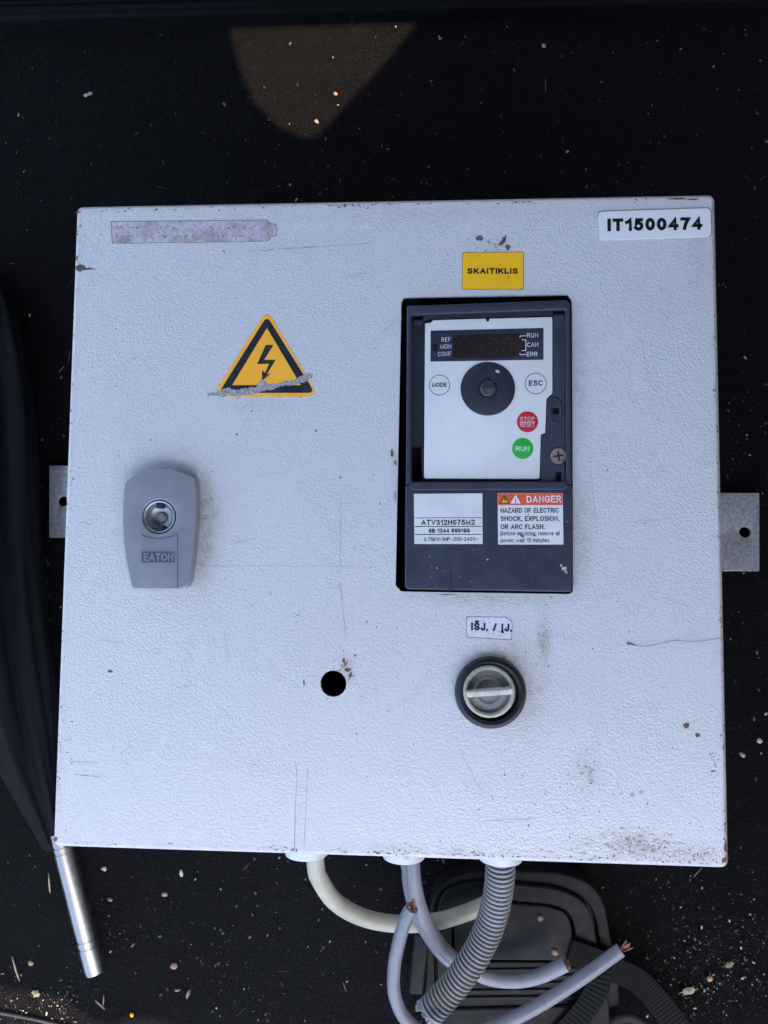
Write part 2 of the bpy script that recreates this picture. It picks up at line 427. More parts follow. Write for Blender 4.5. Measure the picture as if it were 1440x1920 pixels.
MAT['ink'] = simple('black_ink', (.008, .008, .011), .45, 0, .2, 500, 0, .3)
MAT['ink_worn'] = simple('worn_black_ink', (.022, .022, .032), .45, 0, .3, 300, .00003, .3, (900, .71, (.45, .40, .30), .7))
MAT['ink_white'] = simple('white_ink', (.72, .72, .74), .45, 0, .05)
MAT['ink_grey'] = simple('grey_ink', (.11, .11, .115), .5, 0, .2)
MAT['red_label'] = simple('red_label_band', (.66, .10, .045), .45, 0, .05)
MAT['red'] = simple('red_key_print', (.52, .018, .035), .4, 0, .05)
MAT['green'] = simple('green_key_print', (.022, .40, .045), .4, 0, .05)
MAT['display'] = simple('dark_display_glass', (.030, .034, .052), .22, 0, .05, 100, 0, .35)
MAT['screen'] = simple('unlit_brown_screen', (.020, .013, .014), .25, 0, .25, 700, 0, .3)
MAT['segment'] = simple('unlit_digit_segment', (.0185, .0125, .0135), .3, 0, .2)
MAT['lock'] = simple('cast_zinc_grey', (.255, .25, .27), .40, .2, .035, 260, .00001, .5)
MAT['lock_dark'] = simple('dark_recess_metal', (.07, .069, .078), .6, .1, .15)
MAT['chrome'] = simple('worn_chrome', (.34, .34, .35), .45, .8, .15, 500, .00008)
MAT['steel'] = simple('bright_steel', (.42, .41, .40), .35, 1.0, .15, 300, .00005)
MAT['alu'] = simple('brushed_aluminium', (.25, .243, .238), .34, 1.0, .06, 200, .00002)
MAT['galv'] = simple('galvanised_steel', (.34, .35, .36), .42, .55, .22, 420, .00006, .5)
MAT['black_ring'] = simple('black_collar_plastic', (.010, .010, .014), .42, 0, .2, 300, .00003, .4, (700, .72, (.2, .19, .18), .4))
MAT['knob_grey'] = simple('dirty_grey_clear_plastic', (.35, .335, .28), .30, 0, .18, 220, .00004, .6)
MAT['knob_core'] = simple('grey_knob_dish', (.215, .21, .205), .3, 0, .15, 300, .00003, .6)
MAT['knob_grip'] = simple('worn_cream_grip', (.62, .575, .46), .45, 0, .16, 350, .00005, .4, (900, .66, (.3, .26, .2), .5))
MAT['gland'] = simple('white_grey_gland_plastic', (.52, .52, .51), .42, 0, .05, 100)
MAT['white_cable'] = simple('cream_cable_sheath', (.37, .345, .27), .45, 0, .10, 90, .00003, .4, (160, .66, (.25, .21, .15), .4))
MAT['grey_cable'] = simple('grey_cable_sheath', (.150, .151, .172), .42, 0, .08, 120, .00002, .45)
MAT['grey_cable2'] = simple('pale_grey_cable_sheath', (.18, .18, .20), .45, 0, .08, 120, .00002, .45)
MAT['conduit'] = simple('grey_conduit_plastic', (.19, .19, .187), .40, 0, .06, 120, .00002, .45)
MAT['copper'] = simple('copper_strands', (.34, .17, .12), .35, .9, .2, 900)
MAT['core_a'] = simple('brown_core_insulation', (.10, .05, .02), .5)
MAT['core_b'] = simple('yellow_green_core_insulation', (.17, .15, .04), .5, 0, .4, 900)
MAT['case'] = simple('black_rubbery_case', (.0054, .0054, .0062), .6, 0, .18, 220, .00015, .18, (500, .70, (.04, .04, .04), .5))
MAT['case2'] = simple('black_case_panel', (.0062, .0062, .0070), .58, 0, .15, 160, .0001, .18, (600, .70, (.04, .04, .04), .5))
MAT['webbing'] = simple('black_webbing', (.0045, .0045, .005), .75, 0, .3, 900, .0002, .12)
MAT['fabric'] = simple('black_nylon_cloth', (.0038, .0035, .0055), .75, 0, .15, 300, .0001, .12)
MAT['chip'] = simple('bare_dark_paint_chip', (.10, .075, .055), .6, .0, .5, 500)
MAT['scrape'] = simple('scraped_bare_metal', (.42, .40, .40), .45, .25, .45, 1500, .00015, .5, (1600, .55, (.13, .11, .10), .8))
MAT['smear_ink'] = simple('faded_print', (.20, .17, .19), .6, 0, .3, 900)
MAT['smudge'] = simple('olive_grey_smudge', (.40, .38, .33), .6, 0, .2, 900)
MAT['grime'] = simple('grey_brown_grime', (.20, .17, .14), .8, 0, .5, 700)
MAT['rust'] = simple('rusty_brown_mark', (.14, .072, .042), .75, 0, .4, 600)
MAT['scratch'] = simple('fine_dull_scratch', (.33, .315, .30), .55, 0, .2, 500)
MAT['shaft'] = simple('dull_dark_shaft', (.055, .054, .055), .5, 0, .3, 500)
MAT['car'] = simple('dark_car_lining', (.06, .06, .06), .8, 0, .1, 20)  # for the added slab that blocks the sun
MAT['lining'] = simple('beige_car_lining', (.46, .38, .29), .8, 0, .1, 20)  # for the two added panels out of view

# ================================================================== SETTING
# ---- carpet of the boot
g = []; N = 60; ext = 1.0
V = []; Fc = []
for j in range(N + 1):
    for i in range(N + 1):
        x = -ext + 2 * ext * i / N; y = -ext + 2 * ext * j / N
        V.append((x, y, 0.0012 * math.sin(9 * x + 3 * y) * math.sin(7 * y - 2 * x) - .0014))
for j in range(N):
    for i in range(N): Fc.append((j * (N + 1) + i, j * (N + 1) + i + 1, (j + 1) * (N + 1) + i + 1, (j + 1) * (N + 1) + i))
carpet = tag(mesh('carpet', V, Fc, MAT['carpet'], None, 0), kind='structure')
# short pile standing on it
n = 90000
x = rng.uniform(-.33, .36, n); y = rng.uniform(-.43, .42, n)
keep = ~((np.abs(x) < .146) & (np.abs(y) < .146)); x, y = x[keep], y[keep]; n = len(x)
z0 = -.0016 + 0 * x; az = rng.uniform(0, 2 * np.pi, n); ln = rng.uniform(.0008, .0030, n); wd = rng.uniform(.00010, .00034, n); lean = rng.uniform(.2, 1.3, n)
dx, dy = np.cos(az), np.sin(az)
a = np.stack([x - dy * wd, y + dx * wd, z0], 1); b = np.stack([x + dy * wd, y - dx * wd, z0], 1)
c = np.stack([x + dx * ln * np.sin(lean), y + dy * ln * np.sin(lean), z0 + ln * np.cos(lean) + .0003], 1)
tag(bulk('carpet_pile', np.stack([a, b, c], 1).reshape(-1, 3), np.arange(3 * n).reshape(-1, 3), MAT['fibre']),
    'short fuzzy black carpet pile', 'pile', kind='stuff')

# ---- ribbed plastic trim along the far edge of the boot
A = P(-150, 62, .0); B = P(1590, 18, .0); U = (B - A).normalized(); Wv = Vector((-U.y, U.x, 0))
prof = [(0, -.003), (.0, .010), (.002, .012)]
for k in range(14):
    q = .004 + k * .0042; prof += [(q, .0125), (q + .0012, .0145), (q + .0026, .0145), (q + .0038, .0125)]
prof += [(.08, .0125), (.08, -.003)]
V = [A + Wv * q + Vector((0, 0, h)) for q, h in prof] + [B + Wv * q + Vector((0, 0, h)) for q, h in prof]; m_ = len(prof)
tag(mesh('boot_trim', V, [(i, i + 1, m_ + i + 1, m_ + i) for i in range(m_ - 1)] + [tuple(range(m_ - 1, -1, -1)), tuple(range(m_, 2 * m_))], MAT['trim'], None, 25), kind='structure')
# ---- rubber edge at the near left corner (the boot sill)
pts = resample([np.array(P(px, py, .0012)) for px, py in ((-160, 1876), (-60, 1890), (0, 1899), (60, 1910), (120, 1924), (200, 1950), (320, 1985))], .004)
MAT['sill'] = simple('grey_rubber_sill', (.012, .013, .016), .45, 0, .2, 120)
tag(sweep('boot_sill', pts, lambda i, s: .0011, MAT['sill'], n=10), kind='structure')

# ---- unseen slab added to block the sun, edge and gap shaped to the sun patches
ZR = 0.95
sh = SUN_V * (ZR / SUN_V.z)
def up(px, py):
    p = P(px, py, 0); return (p.x + sh.x, p.y + sh.y)
lowL, lowR = up(-500, 1850), up(1800, 2010)
outer = [(-.75, lowL[1] + .02)] + [up(x, y) for x, y in ((-300, 1856), (-60, 1858), (60, 1862), (118, 1876), (146, 1898), (176, 1918), (205, 1926), (235, 1912), (275, 1908), (330, 1924), (420, 1950))] + [lowR, (1.5, lowR[1]), (1.5, 1.6), (-.75, 1.6)]
sun_gap = [up(x, y) for x, y in ((431, 52), (620, 47), (800, 43), (799, 46), (720, 140), (640, 225), (618, 250), (600, 264), (580, 262), (528, 238), (476, 190), (452, 130), (433, 58))]
for nm_, c_, s_ in (('seat_back', (.2, .9, .22), (2.4, .05, .5)), ('car_side_panel', (.58, -.05, .25), (.05, 1.8, .55))): tag(box(nm_, c_, s_, MAT['lining'], None, 0, .01), kind='structure')  # unseen panels added to block sky light and bounce warm light from the right
sun_slab = tag(plate('car_roof', [outer, sun_gap], ZR, ZR + .02, MAT['car']), kind='structure')

# ================================================================== CABINET
cab = tag(empty('control_cabinet'), 'light grey hammered-paint steel control cabinet lying on black carpet', 'cabinet')
HW = .1505
HB = .1475
def rect(w, h): return [(-w, -h), (w, -h), (w, h), (-w, h)]
# body: back plate and four walls under the door
plate('back_plate', [rnd(rect(HB, HB), .003)], 0.0, .002, MAT['body_paint'], cab)
for nm, c, s in (('side_wall', (-HB + .00075, 0, .0705), (.0015, 2 * HB - .003, .137)), ('side_wall', (HB - .00075, 0, .0705), (.0015, 2 * HB - .003, .137)),
                 ('end_wall', (0, HB - .00075, .0705), (2 * HB, .0015, .137)), ('end_wall', (0, -HB + .00075, .0705), (2 * HB, .0015, .137))):
    box(nm, c, s, MAT['body_paint'], cab)
# door with cut-outs
cut = poly([(757, 557), (1066, 552), (1072, 562), (1075, 1108), (1068, 1114), (752, 1109), (742, 1098), (753, 566)], ZF, .0012, 3)
cut = [(x_ + random.uniform(-1, 1) * .00012, y_ + random.uniform(-1, 1) * .00012) for x_, y_ in cut]
hole = circ(P2(625, 1282, ZF), PXM(24.5, ZF), 15, a0=.1)
kc = P(919, 1297, ZF); lkc = P(303, 990, ZF)
khole = circ((kc.x, kc.y), .0112, 24); lhole = circ((lkc.x, lkc.y), .010, 24)
EB = .0019
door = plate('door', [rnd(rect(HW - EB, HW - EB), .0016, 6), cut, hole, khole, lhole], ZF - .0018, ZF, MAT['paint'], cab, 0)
# rounded, folded rim of the door
prof = [(EB, ZF)] + [(EB * (1 - math.sin(t_)), ZF - EB * (1 - math.cos(t_))) for t_ in np.linspace(.2, math.pi / 2, 8)] + [(0, ZF - .0165), (.0016, ZF - .0165), (.0016, ZF - .003)]
V = []; Fc = []
for o_, z_ in prof: V += [(x_, y_, z_) for x_, y_ in rnd(rect(HW - o_, HW - o_), .0016 + max(0, EB - o_), 6)]
nn = len(V) // len(prof)
for i in range(len(prof) - 1):
    for k_ in range(nn): l_ = (k_ + 1) % nn; Fc.append((i * nn + k_, (i + 1) * nn + k_, (i + 1) * nn + l_, i * nn + l_))
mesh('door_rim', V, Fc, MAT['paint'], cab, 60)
# dark inside of the cabinet
plate('mounting_plate', [rect(.125, .125)], .012, .014, MAT['pit'], cab)

# wall brackets sticking out at the back
for q, hx in (([(92, 873), (330, 873), (330, 1008), (92, 1008)], (118, 940)), ([(1160, 924), (1424, 924), (1424, 1071), (1160, 1071)], (1397, 998))):
    pp = poly(q, .005); c = P2(*hx, .005)
    b = plate('wall_bracket', [rnd(pp, .001), circ(c, PXM(10, .005), 20)], .0028, .005, MAT['galv'], cab, .0003)

# cable glands on the lower end wall
def gland(px, pyend, r, name='cable_gland'):
    zc = ZF - .062
    pt = P(px, pyend, zc + r); x = P(px, pyend, zc).x; L = -(pt.y + HB)
    g_ = lathe(name, (x, -HB + .0002, zc), [(0, 0), (r * 1.0, 0), (r * 1.04, .002), (r * 1.04, L * .35), (r * .93, L * .4), (r * 1.0, L * .46), (r, L * .8), (r * .93, L), (r * .5, L), (r * .45, L * .8), (0, L * .8)],
               MAT['gland'], cab, 40, 30, axis=(0, -1, 0))
    return Vector((x, -HB - L * .8, zc))
GL1 = gland(575, 1618, .0121); GL2 = gland(757, 1624, .0118); GL3 = gland(938, 1628, .0121)

# ---- lock handle
lz = ZF + .0062
def LK(x, y): return (180 + x / 4.8, 850 + y / 4.8)
out = [LK(*q) for q in ((280, 238), (345, 195), (410, 160), (480, 137), (590, 125), (700, 140), (800, 178), (885, 215), (900, 300), (905, 420), (902, 560), (895, 700), (880, 850), (862, 1000), (838, 1150), (822, 1195), (790, 1215), (735, 1222), (340, 1222), (318, 1205), (305, 1150), (270, 980), (243, 800), (234, 600), (238, 450), (244, 340), (252, 275))]
bc = P2(*LK(567, 570), lz); br = PXM(32.5, lz)
lock = plate('lock_housing', [poly(out, lz, .0006, 2), circ(bc, br, 40)], ZF + .0001, lz, MAT['lock'], cab, .0007, 4)
plate('center_rib', [poly([LK(407, 730), LK(450, 752), LK(567, 772), LK(690, 750), LK(733, 720), LK(733, 1216), LK(411, 1216)], lz)], lz - .0002, lz + .00045, MAT['lock'], lock, .0002)
b = lathe('lock_barrel', (bc[0], bc[1], lz), [(br * .95, -.006), (br * .95, -.0004), (br * .92, .0), (br * .87, -.0002), (br * .80, -.0012), (br * .74, -.0030), (br * .62, -.0042), (br * .3, -.0046), (br * .26, -.0038), (0, -.0036)], MAT['chrome'], cab, 48, 50)
for sx_, sy_ in ((-.02, .66), (.06, -.66)):
    box('key_slot', (bc[0] + sx_ * br, bc[1] + sy_ * br, lz - .0022), (br * .42, br * .34, .0032), MAT['pit'], b, 0, .0003)
plate('badge', [poly([LK(413, 886), LK(708, 886), LK(708, 982), LK(413, 982)], lz)], lz, lz + .0006, MAT['lock_dark'], lock)
plate('badge_rim', [poly([LK(413, 886), LK(708, 886), LK(708, 982), LK(413, 982)], lz + .0006), poly([LK(420, 892), LK(701, 892), LK(701, 976), LK(420, 976)], lz + .0006)], lz + .0006, lz + .0007, MAT['ink_grey'], lock)
txt('lettering', 'EATON', LK(428, 970), LK(696, 970), 72 / 4.8, lz + .0006, MAT['lock'], lock, t=.22, gap=.26, th=.00016)

# ---- selector switch
k = tag(lathe('switch_collar', (kc.x, kc.y, ZF), [(0, .0), (.0150, .0), (.0158, .0006), (.0158, .0022), (.0150, .0040), (.0137, .0046), (.0122, .0042), (.0120, .0010), (0, .0010)], MAT['black_ring'], cab, 64, 35))
kz = ZF + .0062; kk = P(917.5, 1297.5, kz); kr = PXM(47.5, kz)
kb = lathe('selector_knob', (kk.x, kk.y, ZF), [(0, .0012), (kr * 1.0, .0012), (kr * 1.0, .0055), (kr * .97, .0062), (kr * .90, .0064), (kr * .84, .0058), (kr * .82, .0034), (0, .0032)], MAT['knob_grey'], cab, 64, 35)
lathe('dish', (kk.x, kk.y, ZF), [(kr * .815, .0035), (kr * .58, .0040), (kr * .52, .0046), (kr * .48, .0046), (kr * .44, .0038), (0, .0036)], MAT['knob_core'], kb, 64, 35)
ga, gb = P(876, 1303, ZF + .0105), P(962, 1297, ZF + .0105)
gl = (gb - ga); mid_ = (ga + gb) / 2
box('grip', (mid_.x, mid_.y, ZF + .0066), (gl.length, PXM(10, ZF), .0075), MAT['knob_grip'], kb, math.atan2(gl.y, gl.x), .0004)

# ---- stickers on the door
R_ = random.Random(3)
def flakes(name, spots, mat, z, parent):
    """spots: (px, py, length px, width px, angle, jag)"""
    V = []; Fc = []
    for i, (px, py, L, Wd, an, jag) in enumerate(spots):
        c = P(px, py, z); a_, b_ = PXM(L / 2, z), PXM(Wd / 2, z); nn = 7 if max(L, Wd) < 8 else 12
        b0 = len(V); zz = z + (i % 7) * 4e-6
        V.append((c.x, c.y, zz))
        for k_ in range(nn):
            t_ = 2 * math.pi * k_ / nn; f_ = 1 + random.uniform(-jag, jag)
            u_, v_ = a_ * math.cos(t_) * f_, b_ * math.sin(t_) * f_
            V.append((c.x + u_ * math.cos(an) - v_ * math.sin(an), c.y + u_ * math.sin(an) + v_ * math.cos(an), zz))
        for k_ in range(nn): Fc.append((b0, b0 + 1 + k_, b0 + 1 + (k_ + 1) % nn))
    return tag(mesh(name, V, Fc, mat, parent), kind='stuff')
ZS = ZF + .00012
def sticker(name, px, r, mat, z1=ZS, th=.00012, grime=1.3):
    cx_ = sum(q[0] for q in px) / len(px); cy_ = sum(q[1] for q in px) / len(px)
    big = [(x_ + math.copysign(grime, x_ - cx_), y_ + math.copysign(grime, y_ - cy_)) for x_, y_ in px]
    o_ = plate(name, [poly(px, z1, r, 5)], z1 - th, z1, mat, cab, 0)
    plate('grime_line', [poly(big, ZF, r, 5)], ZF, ZF + .00004, MAT['grime'], o_)
    return o_
st = sticker('inventory_label', [(1121, 397), (1332, 390), (1334, 443), (1124, 450)], .0022, MAT['clean_label'], ZF + .0006, .0006)
txt('lettering', 'IT1500474', (1139, 434), (1317, 431), 25, ZF + .0006, MAT['ink'], st, t=.28, gap=.42)
st = sticker('counter_label', [(868, 474), (981, 473), (981, 542), (867, 542)], .0012, MAT['yellow'])
txt('lettering', 'SKAITIKLIS', (876, 513.5), (971, 513.5), 11, ZS, MAT['ink'], st, t=.22, gap=.36)
st = sticker('worn_nameplate_label', [(209, 416), (500, 413), (506, 420), (516, 421), (519, 430), (517, 441), (506, 443), (502, 451), (452, 452.6), (400, 453), (360, 454.5), (300, 454), (250, 455.6), (211, 455)], .0005, MAT['worn_label'])
flakes('print_traces', [(x_ + R_.uniform(-2, 2), y_ + R_.uniform(-1, 1), R_.uniform(2, 6), R_.uniform(2, 5), R_.uniform(-.3, .3), .5) for y_ in (427, 443) for x_ in range(220, 500, 7) if R_.random() < (.75 if (x_ < 262 or 300 < x_ < 345 or 405 < x_ < 450) else .25)], MAT['smear_ink'], ZS + .00002, st)
st = sticker('switch_label', [(875, 1157), (948, 1158), (957, 1164), (960, 1170), (958, 1199), (876, 1194)], .0010, MAT['switch_label'])
txt('lettering', 'IŠJ. / ĮJ.', (883, 1182), (960, 1185), 15, ZS, MAT['ink_worn'], st, t=.28, gap=.38)
# warning triangle
def WT(x, y): return (380 + x / 6, 570 + y / 6)
wt = plate('warning_triangle', [rnd([P2(*WT(723, 60), ZS), P2(*WT(1305, 1042), ZS), P2(*WT(108, 1042), ZS)], PXM(14, ZS), 8)], ZF, ZS, MAT['amber'], cab)
plate('black_border', [rnd([P2(*WT(723, 135), ZS), P2(*WT(1262, 1000), ZS), P2(*WT(180, 1000), ZS)], PXM(8, ZS), 6), [P2(*WT(723, 270), ZS), P2(*WT(1105, 913), ZS), P2(*WT(330, 913), ZS)]], ZS, ZS + .00003, MAT['ink_worn'], wt)
plate('lightning_bolt', [[P2(*WT(*q), ZS) for q in ((710, 460), (798, 460), (690, 628), (822, 628), (722, 790), (768, 782), (668, 862), (668, 740), (702, 775), (748, 672), (613, 675))]], ZS, ZS + .00003, MAT['ink_worn'], wt)
# scraped band right across it
top = [(40, 1010), (120, 1000), (200, 985), (260, 950), (300, 940), (360, 965), (430, 965), (520, 940), (600, 935), (640, 880), (690, 855), (740, 900), (830, 893), (950, 870), (1060, 845), (1120, 800), (1170, 785), (1240, 790)]
bot = [(1225, 825), (1150, 880), (1060, 900), (900, 925), (820, 950), (700, 975), (620, 1005), (520, 1010), (420, 1035), (330, 1030), (200, 1045), (120, 1025), (60, 1030)]
def ragged(pts, amp, sub=5):
    o_ = []
    for (x0, y0), (x1, y1) in zip(pts, pts[1:]):
        for j in range(sub): t_ = j / sub; o_.append((x0 + (x1 - x0) * t_ + random.uniform(-amp, amp), y0 + (y1 - y0) * t_ + random.uniform(-amp, amp)))
    o_.append(pts[-1]); return o_
plate('scrape_mark', [[P2(*WT(*q), ZS) for q in ragged(top, 11) + ragged(bot, 11)]], ZF, ZS + .00007, MAT['scrape'], wt)

# ---- chips, specks and scratches in the paint (flat flakes, far too many to tell apart)
def TL(t): return (143 + (1342 - 143) * t, 390 + (367 - 390) * t)
def TRr(t): return (1342 + 25 * t, 367 + 1257 * t)
def BT(t): return (98 + (1367 - 98) * t, 1584 + 40 * t)
def LT(t): return (143 - 45 * t, 390 + 1194 * t)
chips = []
for fn, num, inx, iny in ((TL, 80, 0, 1), (TRr, 95, -1, 0), (BT, 85, 0, -1), (LT, 60, 1, 0)):
    cl = [R_.random() for _ in range(11)]
    for _ in range(num):
        t_ = min(.995, max(.005, R_.choice(cl) + R_.gauss(0, .018))) if R_.random() < .75 else R_.uniform(.005, .995)
        d_ = 2.5 + abs(R_.gauss(0, 4)); x_, y_ = fn(t_)
        along = 0 if iny else math.pi / 2
        chips.append((x_ + inx * d_, y_ + iny * d_, R_.uniform(1.5, 7), R_.uniform(1, 2.8), along + R_.uniform(-.5, .5), .5))
for cx_, cy_, sx_, sy_, num in ((1200, 1588, 45, 14, 70), (1310, 1600, 30, 8, 22), (930, 455, 26, 12, 20), (1020, 1190, 8, 30, 14), (1100, 1445, 22, 30, 24), (640, 1250, 12, 20, 14), (1030, 1500, 60, 30, 16),
                                (540, 1130, 20, 20, 8), (700, 1300, 60, 70, 16), (520, 740, 80, 8, 14), (1340, 1435, 5, 24, 22), (830, 1595, 60, 8, 20), (385, 960, 8, 60, 22), (1180, 1390, 130, 120, 24), (700, 900, 300, 250, 34), (1000, 1240, 40, 20, 18), (130, 1390, 5, 20, 8), (760, 900, 3, 60, 8)):
    for _ in range(num): chips.append((R_.gauss(cx_, sx_), R_.gauss(cy_, sy_), R_.uniform(1, 5.5), R_.uniform(.8, 2.4), R_.uniform(0, 3), .5))
for x_, y_, L_, W_, a_ in ((472, 771, 4, 4, 0), (444, 814, 5, 4, 1), (688, 1166, 3, 3, 0), (156, 505, 46, 5, .05), (150, 503, 20, 12, .1), (144, 484, 5, 8, 0), (943, 452, 8, 22, -.5), (900, 447, 14, 10, .3), (952, 463, 9, 14, 0), (1180, 1207, 9, 5, 0), (1338, 1446, 10, 3, 0), (570, 1280, 3, 14, 0), (648, 1245, 16, 3, .9), (666, 1229, 5, 5, 0), (638, 895, 5, 5, 0)):
    chips.append((x_, y_, L_, W_, a_, .35))
inside = lambda x_, y_: (105 < x_ < 1362 and 372 < y_ < 1620 and not (742 < x_ < 1076 and 550 < y_ < 1114) and math.hypot(x_ - 919, y_ - 1297) > 66 and math.hypot(x_ - 625, y_ - 1282) > 25 and not (226 < x_ < 378 and 872 < y_ < 1108))
chips = [c_ for c_ in chips if inside(c_[0], c_[1])]
def onface(c_):                                                   # keep inside the flat of the door
    p_ = P(c_[0], c_[1], ZF); return abs(p_.x) < .1496 and abs(p_.y) < .1496
flakes('paint_chips', [c_ for c_ in chips if onface(c_)], MAT['chip'], ZF + .00005, cab)
flakes('smudges', [(R_.gauss(1205, 50), R_.gauss(1588, 14), R_.uniform(4, 15), R_.uniform(2, 5), R_.uniform(-.6, .6), .5) for _ in range(55)] + [(R_.gauss(1310, 30), R_.gauss(1600, 8), R_.uniform(4, 14), R_.uniform(1.5, 3), R_.uniform(-.4, .4), .5) for _ in range(14)] + [(R_.gauss(820, 110), R_.gauss(1598, 4), R_.uniform(4, 14), R_.uniform(1.5, 3), R_.uniform(-.4, .4), .5) for _ in range(20)] + [(1186, 1490, 9, 8, 0, .3), (1203, 1485, 8, 6, .3, .4), (1016, 1210, 5, 26, .1, .3), (1022, 1190, 12, 20, .1, .4), (1105, 1440, 26, 5, -.5, .5), (1108, 1460, 5, 28, .2, .5)], MAT['smudge'], ZF + .00003, cab)
flakes('rust_spots', [(1287, 1360, 12, 9, .6, .2), (1308, 1378, 9, 8, 0, .2), (652, 1256, 10, 8, .4, .4), (657, 1266, 9, 6, 1, .4), (645, 1240, 4, 14, .3, .4), (207, 1259, 8, 6, 0, .3), (735, 850, 6, 14, .2, .4), (741, 868, 5, 8, .2, .4), (592, 808, 5, 4, 0, .3), (1361, 1590, 7, 20, .1, .3), (1358, 1612, 14, 8, .7, .4), (104, 1574, 7, 10, .2, .4), (146, 398, 9, 5, .6, .4), (1268, 373, 34, 3, .0, .4), (1300, 374, 26, 3, 0, .4), (741, 930, 2, 20, 0, .4), (840, 1115, 40, 1.5, 0, .5), (870, 482, 6, 4, 0, .3)], MAT['rust'], ZF + .00009, cab)
def scratch(V, Fc, px, wd, z):
    c_ = [P(x_, y_, z) for x_, y_ in px]; b0 = len(V)
    for i, p_ in enumerate(c_):
        d_ = (c_[min(i + 1, len(c_) - 1)] - c_[max(i - 1, 0)]).normalized(); n_ = Vector((-d_.y, d_.x, 0)); q_ = PXM(wd, z) / 2 * (R_.uniform(.5, 1.2) if 0 < i < len(c_) - 1 else .2)
        V += [p_ + n_ * q_, p_ - n_ * q_]
    for i in range(len(c_) - 1): Fc.append((b0 + 2 * i, b0 + 2 * i + 1, b0 + 2 * i + 3, b0 + 2 * i + 2))
def wob(a_, b_, n_=10, k_=1.): return [(a_[0] + (b_[0] - a_[0]) * i / n_ + R_.uniform(-k_, k_), a_[1] + (b_[1] - a_[1]) * i / n_ + R_.uniform(-k_, k_)) for i in range(n_ + 1)]
V = []; Fc = []
for a_, b_, wd, k_ in (((556, 1428), (553, 1595), 1.5, 1.2), ((577, 1438), (570, 1592), 1.3, .4), ((462, 471), (600, 462), 1.6, 1), ((600, 462), (705, 455), 1.2, 1), ((639, 925), (637, 1090), 1.0, 1), ((637, 1090), (649, 1200), 1.6, 1), ((225, 1414), (246, 1396), 1.2, .5),
                       ((134, 1428), (184, 1430), 1.4, .5), ((140, 1452), (188, 1457), 2, 1), ((1295, 520), (1296, 535), 1, .3), ((1155, 1462), (1162, 1482), 1.3, .4), ((300, 1060), (700, 1062), .6, .6), ((1331, 1318), (1346, 1334), 1, .3), ((148, 979), (176, 984), 1.6, .6), ((475, 1434), (486, 1433), 1, .2),
                       ((430, 1020), (480, 1010), .8, .4), ((700, 640), (742, 600), .8, .4), ((1010, 1240), (1032, 1190), 1.2, 1), ((1108, 880), (1120, 1010), .8, .6), ((860, 1400), (905, 1490), .9, .8), ((330, 1290), (372, 1284), .9, .5), ((210, 690), (262, 668), .9, .6), ((1170, 980), (1262, 972), .7, .6), ((420, 1180), (428, 1240), .8, .5), ((1240, 1120), (1300, 1140), .8, .5), ((180, 1200), (236, 1206), .9, .6), ((640, 520), (690, 512), .8, .5), ((905, 1540), (1010, 1534), .9, .8), ((1205, 640), (1214, 720), .7, .5)):
    scratch(V, Fc, wob(a_, b_, 12, k_), wd, ZF + .00006)
tag(mesh('scratches', V, Fc, MAT['scratch'], cab), kind='stuff')
# a hair lying on the door
hp = resample(spline([np.array(P(x_, y_, ZF + .0006 - .0002)) for x_, y_ in ((1176, 1205), (1200, 1212), (1228, 1209), (1262, 1201), (1300, 1203), (1352, 1197))], 8), .001)
tag(sweep('hair', hp, lambda i, s: .00008 if i > 3 else .00025, MAT['rust'], n=6), 'long brown hair lying across the lower right of the cabinet door', 'hair')

# ================================================================== DRIVE in the cut-out
ZD = ZF + .0022; ZW = ZF - .0016
dc = P(915, 835, .02)
drv = tag(empty('motor_drive', (dc.x, dc.y, .014)), 'slate grey motor speed drive with white keypad set in the cabinet cut-out', 'drive')
ring_o = [(763, 573), (1063, 562), (1069, 568), (1072, 908), (761, 908)]
chassis = plate('chassis', [poly([(772, 584), (1060, 574), (1064, 1098), (768, 1094)], ZD)], .0145, ZW - .010, MAT['pit'], drv)
slots = [[(772, 837), (790, 837), (790, 902), (772, 902)], [(1042, 884), (1053, 884), (1053, 902), (1042, 902)], [(777, 588), (792, 587), (792, 598), (777, 599)], [(1037, 764), (1048, 764), (1048, 776), (1037, 776)]]
tray = plate('keypad_tray', [poly(ring_o, ZD)] + [poly(s_, ZW) for s_ in slots[:1] + slots[2:3]], ZW - .004, ZW, MAT['slate_dark'], drv)
plate('frame', [poly(ring_o, ZD, .0006), poly([(774, 590), (1059, 580), (1061, 586), (1062, 899), (1058, 905), (774, 905), (771, 899), (771, 594)], ZD, .0004)], ZW, ZD, MAT['slate'], drv, .0006, 3)
plate('side_ledge', [poly([(1038, 590), (1060, 589), (1061, 904), (1014, 904), (1014, 817), (1024, 813), (1026, 750), (1037, 740)], ZD - .0008, .0003), poly(slots[1], ZD - .0008), poly(slots[3], ZD - .0008), circ(P2(1047, 855, ZD - .0008), PXM(18, ZD), 28)], ZW - .0005, ZD - .0008, MAT['slate'], drv, .0003, 2)
plate('top_ledge', [poly([(776, 601), (776, 608), (792, 608), (794, 603), (794, 590), (1036, 583), (1036, 591), (806, 598), (795, 600)], ZD - .0012)], ZW, ZD - .0012, MAT['slate_dark'], drv, .0002, 2)
